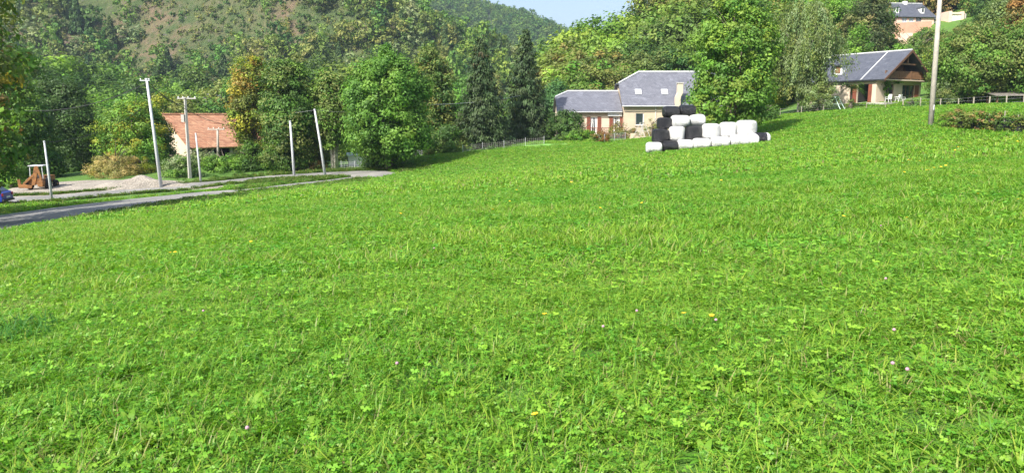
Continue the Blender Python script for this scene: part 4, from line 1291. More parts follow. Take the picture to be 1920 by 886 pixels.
for c_ in 'wb':
    for k in range(3):
        V_, F_ = bale_mesh(400 + k)
        me = np_mesh('bale', V_, F_[:, ::-1]); me.materials.append(M['film_' + c_]); me.polygons.foreach_set('use_smooth', np.ones(len(me.polygons), bool))
        BM[c_ + str(k)] = me
ord_ = ['leftmost', 'second', 'third', 'fourth', 'fifth', 'sixth', 'seventh']
def bale(px, ptop, pbot, wpx, Y, col, axis, label, k=0, rz=0.0):
    zc0 = PT(px, pbot, Y)[2]; zc1 = PT(px, ptop, Y)[2]
    x = PT(px, (ptop + pbot) / 2, Y)[0]
    w = wpx * Y / FPX; h = zc1 - zc0
    o = bpy.data.objects.new('silage_bale', BM[col + str(k)])
    COL.objects.link(o)
    cz = (zc0 + zc1) / 2
    o.location = (x, Y, cz)
    if axis == 'z':
        o.scale = (w / 1.27, w / 1.27, h / 1.2); o.rotation_euler = (rs_b.uniform(-.03, .03), rs_b.uniform(-.03, .03), rs_b.uniform(0, 6))
    elif axis == 'y':
        o.scale = (w / 1.27, h / 1.27, 1.0); o.rotation_euler = (math.pi / 2, rs_b.uniform(-.04, .04), rz)
    else:
        o.scale = (h / 1.27, 1.0, w / 1.2); o.rotation_euler = (0, math.pi / 2, rz)
    return tag(o, label, 'silage bale', 'wrapped silage bales stacked in the meadow')
rs_b = random.Random(4)
rowlab = ' of the stack in the meadow'
BALES = [  # px, top, bottom, width, Y, colour, axis, label
    (1226, 266, 287.5, 29, 55, 'w', 'x', 'white wrapped silage bale at the left foot of the stack', 0),
    (1256, 263, 284.5, 29, 55.1, 'b', 'x', 'black wrapped silage bale on the ground between two white ones', 1),
    (1284, 261.5, 283, 30, 55.1, 'w', 'x', 'white wrapped bale on the ground just right of the black ground bale', 2),
    (1315, 258.5, 281, 32, 55, 'w', 'x', 'white wrapped bale on the ground, third white one from the left', 0),
    (1350, 255, 278.5, 34, 54.9, 'w', 'x', 'white wrapped bale on the ground, fourth white one from the left', 1),
    (1386, 251.5, 277, 35, 54.8, 'w', 'x', 'white wrapped bale on the ground, fifth white one from the left', 2),
    (1411, 250, 274, 20, 54.8, 'w', 'y', 'narrow white bale end on the ground right of the fifth white bale', 0),
    (1238, 241, 268, 31, 55.7, 'b', 'z', 'black wrapped bale at the left end of the second layer', 0),
    (1269, 237, 264.5, 30, 55.8, 'w', 'z', 'white wrapped bale in the second layer between two black ones', 1),
    (1300, 236, 266, 33, 55.9, 'b', 'z', 'black wrapped bale in the second layer right of a white one', 2),
    (1333, 231.5, 259.5, 33, 55.7, 'w', 'z', 'white wrapped bale in the second layer just right of the black one', 0),
    (1365, 229, 258, 33, 55.7, 'w', 'z', 'white wrapped bale in the second layer, second from its right end', 1),
    (1399, 225.5, 254.5, 38, 55.6, 'w', 'z', 'large white wrapped bale at the right end of the second layer', 2),
    (1246, 220, 242, 29, 56.3, 'b', 'z', 'black wrapped bale at the left end of the third layer', 1),
    (1275, 215.5, 239, 34, 56.3, 'w', 'x', 'white wrapped bale in the third layer above the white second-layer bale', 0),
    (1306, 214, 238, 30, 56.8, 'w', 'x', 'white wrapped bale in the third layer half hidden by leaves', 2),
    (1258, 198.5, 221, 31, 56.8, 'b', 'x', 'black wrapped bale on the very top, left of the two', 0),
    (1288, 196.5, 218, 31, 57.0, 'b', 'x', 'black wrapped bale on the very top, right of the two', 1),
]
for B_ in BALES: bale(*B_)
# the last ground bale: black wrap with a white end film
b_ = bale(1427, 248, 273, 29, 55.0, 'b', 'x', 'black banded bale with white film end at the right foot of the stack', 1)
V_, F_ = bale_mesh(401, .637, 1.225)
zc = V_[F_].mean(1)[:, 2]
Fe = F_[zc > .2][:, ::-1]; ue, inv = np.unique(Fe, return_inverse=True)
me = np_mesh('end_film', V_[ue], inv.reshape(Fe.shape)); me.polygons.foreach_set('use_smooth', np.ones(len(me.polygons), bool))
link('end_film', me, M['film_w'], b_)
# second row of the stack behind (what holds up the upper layers)
for i in range(5):
    px = 1241 + i * 31.5
    bale(px, 258 - i * 1.6, 281 - i * 1.6, 30, 56.5, 'wb'[i == 1], 'z', 'wrapped bale of the hidden back row, seen only through gaps', i % 3)

# ------------------------------------------------------------------ poles
def pole(base_px, top_px, r0, r1, mat, label, cat='pole', Y=None, arms=(), rings=0, name='utility_pole', group=None, sides=10, extra=0.0, kindpoly=False):
    if Y is None: g = G(*base_px)
    else: g = PT(*base_px, Y)
    top = PT(*top_px, g[1])
    root = empty(name, g, 0, label, cat, group)
    d = Vector(top) - Vector(g); 
    if extra: d = d * (1 + extra)
    mb = MB().tube([(0, 0, -.5), (d.x * .5, 0, d.z * .5), (d.x, 0, d.z)], [r0, (r0 + r1) / 2, r1], sides)
    if kindpoly: mb = MB().tube([(0, 0, -.5), (d.x, 0, d.z)], [r0, r1], 4)
    mb.build('shaft', M[mat], root, smooth=sides > 6 and not kindpoly)
    MB().lathe([(r1 * 1.25, -.03), (r1 * 1.25, .05), (r1 * .4, .09)], 10, c=(d.x, 0, d.z)).build('cap', M['galv' if mat == 'galv' else 'concrete'], root)
    return root, d, g
P1, d1, g1 = pole((98, 377), (83, 266), .10, .06, 'galv', 'leftmost slim white pole leaning left beside the backhoe')
P2, d2, g2 = pole((303, 353), (275, 149), .15, .09, 'galv', 'tallest white pole leaning left by the gravel heap')
MB().box(-.55, -.05, d2.z - .12, .25, .05, d2.z - .05).build('crossarm', M['galv'], P2).location.x = d2.x
MB().box(-.04, -.12, d2.z - 1.9, .14, -.02, d2.z - 1.5).build('bracket', M['galv'], P2).location.x = d2.x * .85
for k, x in enumerate((-.5, -.1, .2)):
    MB().lathe([(.02, d2.z - .05), (.05, d2.z), (.04, d2.z + .07), (.01, d2.z + .09)], 8, c=(x + d2.x, 0, 0)).build('insulator', M['white'], P2)
P3, d3, g3 = pole((356, 334), (347, 184), .19, .13, 'concrete', 'square concrete electricity pole with crossarm in front of the barn', kindpoly=True)
MB().box(-.75, -.06, d3.z - .08, 1.05, .06, d3.z + .02).build('crossarm', M['concrete'], P3).location.x = d3.x
MB().box(-.42, -.2, d3.z - 2.25, -.14, .15, d3.z - 1.55).build('switch_box', M['concrete'], P3).location.x = d3.x * .8
for x in (-.65, -.2, .3, .95):
    MB().lathe([(.02, d3.z), (.06, d3.z + .05), (.05, d3.z + .13), (.01, d3.z + .16)], 8, c=(x + d3.x, 0, 0)).build('insulator', M['white'], P3)
mb = MB()
for k in range(12):
    z = .5 + k * .5; f_ = z / d3.z
    mb.box(d3.x * f_ - .07, -.20 + .05 * f_, z, d3.x * f_ + .07, -.185 + .05 * f_, z + .22)
P4, d4, g4 = pole((377, 342), (367, 251), .10, .06, 'galv', 'short slim white pole right of the concrete pole')
P5, d5, g5 = pole((409, 298), (408, 243), .14, .11, 'polewood', 'wooden T-shaped pole in front of the barn boards', Y=82)
MB().box(-.95, -.06, d5.z - .02, .95, .06, d5.z + .10).build('crossarm', M['polewood'], P5)
for x in (-.85, -.3, .3, .85): MB().lathe([(.02, d5.z + .1), (.05, d5.z + .14), (.04, d5.z + .22), (.01, d5.z + .24)], 8, c=(x, 0, 0)).build('insulator', M['white'], P5)
P6, d6, g6 = pole((552, 331), (544, 228), .13, .09, 'galv', 'white pole on the verge left of the other hairpin pole')
P7, d7, g7 = pole((611, 331), (590, 206), .13, .08, 'galv', 'white pole leaning left at the inside of the hairpin bend')
P8, d8, g8 = pole((1745, 239), (1765, -40), .165, .115, 'polewood', 'tall weathered wooden pole standing in the meadow on the right')
MB().tube([(d8.x * .1, -.17, d8.z * .12), (d8.x * .1 + .01, -.17, d8.z * .12 + .3)], .03, 5).build('plate', M['galv'], P8)
def wire(a, b2, sag, label, r=.018, mat='black'):
    a = Vector(a); b2 = Vector(b2)
    p = [a.lerp(b2, t) - Vector((0, 0, sag * 4 * t * (1 - t))) for t in np.linspace(0, 1, 17)]
    m0 = a
    o = MB().tube([q - m0 for q in p], r, 5).build('overhead_cable', M[mat], loc=a)
    return tag(o, label, 'cable', 'overhead cables between the poles')
top2 = Vector(g2) + d2; top3 = Vector(g3) + d3; top7 = Vector(g7) + d7; top5 = Vector(g5) + d5; top6 = Vector(g6) + d6; top1 = Vector(g1) + d1
wire(top2 + Vector((.1, 0, -.1)), top3 + Vector((-.2, 0, -.6)), .5, 'dark cable from the tallest white pole to the concrete pole, upper one', .03)
wire(top2 + Vector((.1, 0, -.4)), PT(450, 236, 92), .9, 'dark cable from the tallest white pole down across the barn roof', .028)
wire(top3 + Vector((.5, 0, .1)), PT(470, 222, 96), .7, 'thin cable from the concrete pole crossarm over the barn roof', .02)
wire(top2 + Vector((-.1, 0, -.3)), PT(-60, 190, 60), 1.4, 'dark cable from the tallest white pole towards the left edge', .028)
wire(top1 + Vector((0, 0, -.05)), PT(265, 205, 66), .6, 'thin cable running right from the leftmost white pole', .016)
wire(top7, PT(480, 207, 84), .3, 'thin pale cable running left from the hairpin pole', .007, 'galv')
wire(top7, PT(700, 206, 74), .2, 'thin pale cable from the hairpin pole into the round tree', .007, 'galv')
wire(PT(800, 196, 73), PT(1025, 167, 92), .45, 'pale sagging cable in front of the two spruces', .014, 'galv')

# ------------------------------------------------------------------ the backhoe in the shade
M['yel'] = plain('worn_orange_yellow_paint_with_shade', (.20, .085, .02), .6, .5, 3)  # paint colour dimmed to carry the shade the machine stands in
M['tyre'] = plain('black_rubber', (.02, .02, .02), .9, .2, 8)
gb = G(74, 355)
BH = empty('backhoe_loader', (gb[0], gb[1], gb[2]), .15, 'old orange yellow backhoe parked in the shade of the dark trees', 'backhoe', s=.82)
MB().box(-.8, -.6, .55, .85, .9, 1.15).box(-.5, .9, .6, .55, 2.6, 1.35).build('body', M['yel'], BH, bevel=.04)
mb = MB()
for x in (-.62, .62):
    for y in (-.3, .8): mb.tube([(x, y, 1.15), (x * .93, y, 2.45)], .045, 6)
mb.box(-.72, -.42, 2.45, .72, .95, 2.54); mb.build('cab_frame', M['galv'], BH)
MB().box(-.25, .1, 1.15, .25, .6, 1.5).build('seat', M['black'], BH, bevel=.05)
mb = MB().prism([(-.18, .55), (.18, .55), (.62, 2.35), (.40, 2.55), (.22, 2.4)], -1.2, -1.0); mb.build('digger_boom', M['yel'], BH, bevel=.02)
mb = MB().prism([(.40, 2.55), (.66, 2.5), (.98, 1.2), (.80, 1.05)], -1.35, -1.2); mb.build('digger_arm', M['yel'], BH, bevel=.02)
mb = MB().prism([(.55, .45), (1.05, .4), (1.12, 1.0), (.85, 1.15), (.62, .9)], -1.6, -1.0); mb.build('bucket', M['yel'], BH, bevel=.03)
mb = MB().prism([(-1.55, .25), (-.3, .2), (-.2, .5), (-1.0, .62), (-1.25, .62), (-1.35, 1.15), (-1.6, 1.2)], -1.0, -.85); mb.prism([(-1.3, .6), (-1.15, .45), (.1, 1.6), (0, 1.8)], -.85, -.7); mb.build('loader_arm', M['yel'], BH, bevel=.02)
mb = MB().tube([(.1, -1.05, 1.2), (.55, -1.08, 2.1)], .05, 6).tube([(.5, -1.25, 2.3), (.85, -1.25, 1.3)], .045, 6); mb.build('hydraulic_ram', M['galv'], BH)
for x, y, rr in ((-.85, 0, .62), (.9, 0, .62), (-.7, 2.1, .42), (.75, 2.1, .42)):
    w = MB().lathe([(rr * .55, -.17), (rr * .93, -.17), (rr, -.1), (rr, .1), (rr * .93, .17), (rr * .55, .17)], 20, 'x', (x, y, rr)).build('wheel', M['tyre'], BH, smooth=True)
    MB().lathe([(.05, -.19), (rr * .5, -.15), (rr * .5, .15), (.05, .19)], 12, 'x', (x, y, rr)).build('rim', M['yel'], w)

# ------------------------------------------------------------------ the blue car at the left edge
M['blue'] = plain('deep_blue_car_paint', (.015, .035, .26), .28, .05, 2)
gc = G(24, 386)
CR = empty('parked_car', (gc[0] - 2.6, gc[1] + .2, gc[2]), .18, 'deep blue hatchback at the left edge of the lane, mostly cut off', 'car')
side = [(-2.0, .30), (-1.95, .62), (-1.5, .82), (-.75, .92), (-.2, 1.36), (.4, 1.43), (1.25, 1.38), (1.75, 1.0), (1.95, .92), (2.0, .5), (1.95, .30)]
mb = MB()
def car_ring(s, y):
    out = []
    for x, z in side:
        k = 1 if z < .95 else 1 - (z - .95) * .45
        out.append((x * (1 if abs(y) < .7 else .985), y * k, z))
    return out
rings = [car_ring(1, y) for y in (-.84, -.78, -.4, 0, .4, .78, .84)]
vs = [v for r_ in rings for v in r_]; n = len(side)
fs = [(i * n + j, i * n + (j + 1) % n, (i + 1) * n + (j + 1) % n, (i + 1) * n + j) for i in range(6) for j in range(n)]
fs += [tuple(range(n))[::-1], tuple(6 * n + j for j in range(n))]
mb.add(vs, fs); mb.build('body', M['blue'], CR, bevel=.03)
mb = MB()
mb.slab([(-.62, -.815, .96), (.35, -.815, .96), (.35, -.68, 1.34), (-.18, -.68, 1.30)], .01).slab([(.42, -.815, .96), (1.55, -.815, .98), (1.2, -.68, 1.32), (.42, -.68, 1.34)], .01)
mb.build('side_window', M['glass'], CR)
MB().slab([(1.74, -.66, 1.03), (1.74, .66, 1.03), (1.36, .60, 1.33), (1.36, -.60, 1.33)], .012).build('rear_window', M['glass'], CR)
MB().box(1.99, -.26, .56, 2.02, .26, .67).build('number_plate', M['white'], CR)
MB().box(1.9, -.82, .32, 2.06, .82, .46).build('bumper', M['black'], CR, bevel=.02)
M['redlamp'] = plain('red_lamp_plastic', (.35, .01, .01), .3, .05, 3)
for y in (-.72, .72): MB().box(1.93, y - .1, .7, 2.0, y + .1, .9).build('tail_light', M['redlamp'], CR, bevel=.02)
for x in (-1.25, 1.3):
    for y in (-.78, .78):
        w = MB().lathe([(.2, -.09), (.29, -.09), (.31, -.05), (.31, .05), (.29, .09), (.2, .09)], 20, 'y', (x, y, .31)).build('wheel', M['tyre'], CR, smooth=True)
        MB().lathe([(.03, -.1), (.19, -.08), (.19, .08), (.03, .1)], 12, 'y', (x, y, .31)).build('rim', M['galv'], w)

# ------------------------------------------------------------------ swings
M['mint'] = plain('pale_mint_painted_tube', (.50, .66, .58), .5, .08, 4)
def swing_set(loc, rz, w, h, label, mat='mint'):
    r = empty('garden_swing', loc, rz, label, 'swing')
    mb = MB().tube([(-w / 2, 0, h), (w / 2, 0, h)], .04, 6)
    for s in (-1, 1):
        mb.tube([(s * w / 2, 0, h), (s * (w / 2 + .25), -.85, 0)], .04, 6); mb.tube([(s * w / 2, 0, h), (s * (w / 2 + .25), .85, 0)], .04, 6)
        mb.tube([(s * (w / 2 + .13), -.42, h * .5), (s * (w / 2 + .13), .42, h * .5)], .03, 5)
    mb.build('frame', M[mat], r)
    for x in (-w * .22, w * .22):
        se = MB().box(x - .2, -.09, h * .28, x + .2, .09, h * .28 + .03).build('swing_seat', M[mat], r)
        MB().tube([(x - .19, 0, h * .28), (x - .17, 0, h)], .012, 4).tube([(x + .19, 0, h * .28), (x + .17, 0, h)], .012, 4).build('rope', M['galv'], se)
    return r
sw = G(1567, 211)
s1 = swing_set(PT(1567, 209, 86), .9, 1.5, 1.65, 'pale mint swing frame beside the hedge left of the chalet')
s2 = swing_set(PT(1203, 262, 87), 1.1, 1.6, 2.0, 'pale grey swing frame against the big farmhouse wall', 'concrete')

# ------------------------------------------------------------------ fences
M['postwood'] = plain('pale_split_post', (.30, .27, .21), .9, .2, 5)
def post_fence(name, pts, h, label, wires_=(.4, .7, .95), r=.055, mat='postwood', lean=.04):
    root = empty(name, pts[0], 0, label, 'fence')
    o = Vector(pts[0]); rs = random.Random(len(pts))
    for p in pts:
        q = Vector(p) - o
        MB().tube([(0, 0, -.2), (rs.uniform(-lean, lean), rs.uniform(-lean, lean), h * rs.uniform(.92, 1.1))], r * rs.uniform(.8, 1.2), 6).build('post', M[mat], root, loc=q)
    mb = MB()
    for i in range(len(pts) - 1):
        a = Vector(pts[i]) - o; b2 = Vector(pts[i + 1]) - o
        for w in wires_: mb.tube([a + Vector((0, 0, w * h)), b2 + Vector((0, 0, w * h))], .004, 4)
    mb.build('wire', M['galv'], root)
    return root
post_fence('wire_fence', [GY(px, Y) for px, Y in ((1688, 78), (1720, 77), (1757, 76), (1791, 75), (1819, 74), (1848, 73), (1880, 72), (1912, 71))], 1.15, 'wire fence on pale wooden posts along the top of the meadow under the right trees')
post_fence('wire_fence', [GY(px, Y) for px, Y in ((1460, 82), (1500, 83), (1540, 84), (1580, 84), (1620, 84), (1655, 82))], .9, 'low wire fence on thin posts below the chalet lawn', r=.035)
# netting fence below the spruces
def netting(name, pts, h, label, mesh_m, gap=.22, th=.006):
    root = empty(name, pts[0], 0, label, 'fence'); o = Vector(pts[0])
    mb = MB()
    for i in range(len(pts) - 1):
        a = Vector(pts[i]) - o; b2 = Vector(pts[i + 1]) - o
        L = (b2 - a).length; n = max(2, int(L / gap))
        for j in range(n + 1):
            p = a.lerp(b2, j / n); mb.tube([p, p + Vector((0, 0, h))], th, 3, cap=False)
        for k in range(int(h / (gap * .8)) + 1):
            z = min(h, .02 + k * gap * .8); mb.tube([a + Vector((0, 0, z)), b2 + Vector((0, 0, z))], th, 3, cap=False)
    mb.build('netting', M[mesh_m], root)
    for p in pts:
        q = Vector(p) - o
        MB().tube([(0, 0, -.2), (0, 0, h + .08)], .025, 6).build('post', M['galv'], root, loc=q)
    return root
netting('netting_fence', [G(px, py) for px, py in ((768, 299), (800, 293), (838, 288), (870, 282), (905, 279), (925, 276))], 1.0, 'pale wire netting fence climbing from the round tree to the spruces', 'galv')
netting('netting_fence', [G(px, py) for px, py in ((868, 288), (905, 283), (945, 279), (985, 274), (1020, 271))], .85, 'darker grey netting fence in front of the two spruces', 'concrete')
netting('netting_fence', [G(px, py) for px, py in ((1133, 268), (1152, 266), (1172, 264))], .9, 'short piece of netting fence right of the reddish bush', 'galv')
netting('netting_fence', [G(px, py) for px, py in ((640, 318), (665, 317), (695, 316))], .8, 'low netting fence beside the small shed', 'galv')
a = PT(1181, 262, 86.5)
tag(MB().box(0, 0, -.8, 1.7, .4, .35).box(.1, .1, .35, .9, .4, .75).build('stone_wall', M['cream'], loc=a), 'low pale stone wall at the foot of the big farmhouse', 'wall')

# planted row with dark ground netting on the right
M['netdark'] = plain('dark_weed_netting', (.02, .022, .024), .8, .3, 2)
row = [GY(px, Y) for px, Y in ((1793, 42.5), (1822, 41.2), (1852, 40), (1880, 39), (1905, 38.2), (1935, 37.4), (1975, 36.5), (2020, 35.5))]
root = empty('dark_netting', row[0], 0, 'dark netting guard along the planted row at the right edge', 'netting')
o = Vector(row[0]); mb = MB(); rsn = random.Random(3)
for i in range(len(row) - 1):
    a = Vector(row[i]) - o; b2 = Vector(row[i + 1]) - o
    for j in range(40):
        p = a.lerp(b2, (j + rsn.random() * .6) / 40); h = rsn.uniform(.42, .74)
        mb.box(p.x - .03, p.y - .02 + rsn.uniform(-.08, .08), p.z - .05, p.x + .035, p.y + .0, p.z + h)
mb.build('strip', M['netdark'], root)
for p in row[:6]:
    q = Vector(p) - o; MB().tube([(0, 0, -.1), (rsn.uniform(-.05, .05), 0, rsn.uniform(.9, 1.25))], .025, 5).build('stake', M['postwood'], root, loc=q)

# timber lean-to and woodpile under the right trees
pl = G(1880, 196); pl = GY(1862, 80)
LS = empty('wood_shelter', pl, -.1, 'low open wood shelter with stacked boards under the right trees', 'shelter')
for x in (0, 3.6):
    for y in (0, 2): MB().box(x - .07, y - .07, -.5, x + .07, y + .07, 1.75).build('post', M['wood'], LS)
MB().slab([(-.4, -.5, 1.75), (4.0, -.5, 1.75), (4.0, 2.5, 2.2), (-.4, 2.5, 2.2)], .07).build('roof', M['grey_wood'], LS)
mb = MB(); rsw = random.Random(5)
for k in range(44):
    x = .2 + (k % 11) * .31; z = .05 + (k // 11) * .2
    mb.box(x, -.1 + rsw.uniform(-.05, .05), z, x + .27, 1.4, z + .16)
mb.build('stacked_timber', M['polewood'], LS)

# ------------------------------------------------------------------ trees and shrubs
def hgt(px, ptop, g):   # height of something at ground point g reaching photo row ptop
    return PT(px, ptop, g[1])[2] - g[2]
def wid(dpx, g): return dpx * g[1] / FPX * 1.0
def big_tree(name, label, px, Y, ptop, wpx, prof, pal, seed, base=.1, nc=260, nl=60, cr=.95, ls=.17, stems=1, r=.25, bark='bark', lobes=.22, top_pal=None, cat='tree', group=None, spread=.1, inner=.28, trunk=True, mat='leaf'):
    g = GY(px, Y); h = hgt(px, ptop, g); R = wid(wpx, g) / 2
    R = R / (1 + lobes * .45)
    nl = int(nl * 1.5); ls = ls * .8      # finer leaves
    geo = crown(seed, h * base, h * .985, R, prof, nc, nl, cr, ls, pal, lobes, top_pal, inner)
    tr = trunk_mb(seed, h, r, R, h * base, stems, 12, spread) if trunk else None
    return plant(name, label, cat, g, geo, mat, tr, bark, group=group)
big_tree('broadleaf_tree', 'full round green tree with several stems beside the lane bend, casting a shadow right', 728, 69, 96, 162, 'egg', [(.10, .21, .028), (.12, .235, .033), (.08, .18, .026), (.14, .25, .035)], 101, base=.11, nc=370, nl=85, cr=1.0, ls=.165, stems=5, r=.26, spread=.13, lobes=.16)
big_tree('broadleaf_tree', 'tall yellowing hornbeam at the left of the roadside tree group', 478, 80, 108, 86, 'column', OLIVE + [(.13, .15, .025)], 102, base=.1, nc=250, nl=65, cr=.95, ls=.17, top_pal=[AUT + YEL, .62], stems=1)
big_tree('broadleaf_tree', 'tall dense green tree right of the yellowing hornbeam', 545, 76, 112, 112, 'column', GREEN + DEEP + OLIVE, 103, base=.06, nc=360, nl=75, cr=1.0, ls=.17, stems=2, r=.22)
big_tree('broadleaf_tree', 'olive green ash with pale bare multiple stems between the white pole and the round tree', 626, 76, 134, 84, 'column', OLIVE + GREEN + [(.12, .18, .03)], 104, base=.27, nc=240, nl=65, cr=.9, ls=.16, stems=5, r=.28, bark='bark_pale', spread=.07)
big_tree('shrub', 'dark leafy bush at the foot of the dense roadside tree', 520, 76, 246, 70, 'dome', GREEN + OLIVE, 105, base=0, nc=70, nl=60, cr=.6, ls=.13, r=.08, cat='shrub')
big_tree('shrub', 'brownish green thicket under the pale stemmed ash', 585, 77, 262, 64, 'dome', OLIVE + RUSS, 106, base=0, nc=60, nl=60, cr=.55, ls=.12, r=.08, cat='shrub')
big_tree('shrub', 'dark green bush hugging the trunks of the round tree', 706, 72, 222, 66, 'dome', DEEP, 107, base=0, nc=100, nl=60, cr=.7, ls=.14, r=.08, cat='shrub')
big_tree('broadleaf_tree', 'dark olive tree with yellowing leaves behind the round tree', 810, 84, 88, 92, 'egg', OLIVE + DEEP + [(.15, .15, .03)], 108, base=.05, nc=320, nl=65, cr=1.0, ls=.18, r=.25, lobes=.3)
big_tree('shrub', 'low olive thicket at the foot of the left spruce', 838, 80, 240, 100, 'dome', OLIVE + DEEP + GREEN, 109, base=0, nc=120, nl=60, cr=.75, ls=.15, r=.08, cat='shrub')
big_tree('broadleaf_tree', 'blue green tree between the right spruce and the slate roof', 1042, 104, 158, 78, 'egg', [(.065, .15, .045), (.08, .175, .05)], 110, base=.04, nc=200, nl=60, cr=1.0, ls=.19)
big_tree('broadleaf_tree', 'leafy dark tree filling the gap behind the two spruces', 945, 98, 215, 110, 'dome', GREEN + OLIVE, 111, base=.0, nc=260, nl=60, cr=1.1, ls=.2)
big_tree('broadleaf_tree', 'olive bush-like tree left of the spruces', 770, 86, 190, 80, 'round', OLIVE + GREEN, 112, base=.0, nc=160, nl=60, cr=.8, ls=.16)
def spruce_tree(label, px, Y, ptop, wpx, seed, cone=None, base=.05, pal=CON, group='spruces'):
    g = GY(px, Y); h = hgt(px, ptop, g); R = wid(wpx, g) / 2
    geo = spruce(seed, h, R, pal, 13, cone, base, .19)
    tr = MB().tube([(0, 0, -.4), (0, 0, h * .5), (0, 0, h * .97)], [.26, .15, .02], 8)
    return plant('spruce_tree', label, 'tree', g, geo, 'needle', tr)
spruce_tree('left of two tall dark spruces, its top hung with brown cones', 903, 82, 66, 128, 121, cone=([(.14, .085, .04), (.11, .09, .035)], .6, .10))
spruce_tree('right of two tall dark spruces, slimmer and pointed', 985, 89, 50, 122, 122, base=.10)
big_tree('magnolia_shrub', 'large glossy dark evergreen shrub in front of the slate wing', 1060, 87, 205, 76, 'dome', DEEP + [(.06, .10, .035)], 123, base=.0, nc=130, nl=55, cr=.62, ls=.15, cat='shrub')
big_tree('shrub', 'low green border bushes below the glossy evergreen shrub', 1085, 85, 244, 80, 'dome', GREEN + BRIGHT, 124, base=0, nc=60, nl=50, cr=.4, ls=.11, cat='shrub')
big_tree('red_leaved_bush', 'small round green bush with reddish top on the meadow edge', 1128, 82, 247, 34, 'round', GREEN + DEEP, 125, base=0, nc=40, nl=60, cr=.36, ls=.08, cat='shrub', top_pal=[[(.22, .09, .03), (.20, .13, .03)], .9])
big_tree('rose_bush', 'reddish brown flower shrubs in front of the low wing windows', 1163, 88.5, 229, 48, 'dome', RUSS + OLIVE + [(.18, .08, .045)], 126, base=0, nc=50, nl=40, cr=.45, ls=.09, cat='shrub')
big_tree('creeper', 'dry climbing shrubs against the big farmhouse wall', 1222, 90.5, 224, 44, 'dome', RUSS + OLIVE + GREEN, 127, base=0, nc=34, nl=36, cr=.5, ls=.09, cat='shrub')
big_tree('shrub', 'small brown green shrub beside the swing at the farmhouse', 1186, 89.5, 240, 26, 'dome', RUSS + OLIVE, 128, base=0, nc=30, nl=40, cr=.4, ls=.09, cat='shrub')
# behind / right of the bales
g_ = [(.105, .215, .028), (.13, .24, .033), (.085, .18, .026), (.17, .26, .035)]
big_tree('broadleaf_tree', 'large leafy sycamore rising directly behind the stacked bales', 1368, 62, -14, 160, 'egg', g_, 131, base=.08, nc=330, nl=66, cr=.88, ls=.17, stems=3, r=.24, spread=.12, lobes=.28, inner=.12)
big_tree('broadleaf_tree', 'leafy low branch mass of the sycamore overhanging the bales', 1318, 59.3, 178, 62, 'dome', g_, 132, base=.25, nc=60, nl=60, cr=.6, ls=.15, cat='shrub')
def weep_tree(label, px, Y, ptop, wpx, seed, pal):
    g = GY(px, Y); h = hgt(px, ptop, g); R = wid(wpx, g) / 2
    geo = weeping(seed, h * .06, h, R * 1.0, 1050, 38, .14, pal)
    return plant('birch_tree', label, 'tree', g, geo, 'leaf', trunk_mb(seed, h, .24, R, h * .1, 2, 12, .08), 'bark_pale')
weep_tree('tall grey green weeping birch left of the chalet', 1496, 88, 0, 124, 133, GREY + OLIVE)
big_tree('shrub', 'rounded grey green shrub between the birch and the mint swing', 1528, 86, 152, 76, 'round', GREY + OLIVE, 134, base=.0, nc=120, nl=55, cr=.6, ls=.12, cat='shrub')
big_tree('broadleaf_tree', 'light green slender tree between the sycamore and the birch', 1443, 92, 60, 70, 'egg', BRIGHT + YEL, 135, base=.1, nc=160, nl=55, cr=.8, ls=.16)
big_tree('shrub', 'dark shrub under the sycamore at the edge of the meadow', 1420, 76, 190, 78, 'dome', DEEP + GREEN, 136, base=.0, nc=90, nl=55, cr=.6, ls=.13, cat='shrub')
# palm-like plant by the chalet
gpl = PT(1594, 199, 89.5)
gV = []
rsp = np.random.RandomState(3); leafs = []
for k in range(26):
    a = 6.283 * k / 26 + rsp.uniform(-.2, .2); L = rsp.uniform(1.1, 1.8); e = rsp.uniform(.1, 1.2)
    s = np.linspace(.1, 1, 26)
    x = L * s * math.cos(e * .6); z = 2.2 + L * (s * math.sin(e) - .75 * s ** 2)
    c = np.repeat(np.c_[x * math.cos(a), x * math.sin(a), z], 2, 0)
    sd_ = np.tile([-1, 1], 26)[:, None] * np.array([[-math.sin(a), math.cos(a), -.5]]) + np.array([[math.cos(a), math.sin(a), 0]]) * .5
    sd_ /= np.linalg.norm(sd_, axis=1)[:, None]
    leafs.append(leaves(c + sd_ * .2, np.tile([0, 0, 1.], (52, 1)) + rsp.normal(0, .2, (52, 3)), np.full(52, .24), pick(rsp, DEEP + GREEN, 52), rsp, .14, sd_))
plant('palm_tree', 'small palm with drooping fronds at the left corner of the chalet', 'palm', gpl, cat_geo(*leafs), 'leaf', MB().tube([(0, 0, -.3), (.05, 0, 1.2), (0, 0, 2.3)], [.16, .13, .12], 8), part='fronds')
big_tree('shrub', 'tiny upright shrub on the meadow edge below the palm', 1590, 80, 186, 18, 'column', OLIVE + DEEP, 138, base=0, nc=20, nl=45, cr=.28, ls=.07, cat='shrub')
big_tree('shrub', 'clipped low green bush right of the lawn below the balcony', 1708, 78, 190, 46, 'dome', DEEP + GREEN, 139, base=0, nc=50, nl=50, cr=.4, ls=.09, cat='shrub')
big_tree('fruit_tree', 'small fruit tree with pale branches behind the tall wooden pole', 1772, 84, 142, 62, 'spread', GREY + OLIVE, 140, base=.25, nc=70, nl=45, cr=.55, ls=.11, r=.12, bark='bark_pale')
big_tree('fruit_tree', 'leafy tree at the right corner of the chalet', 1748, 94, 118, 44, 'egg', GREEN + OLIVE, 141, base=.1, nc=80, nl=50, cr=.55, ls=.13)
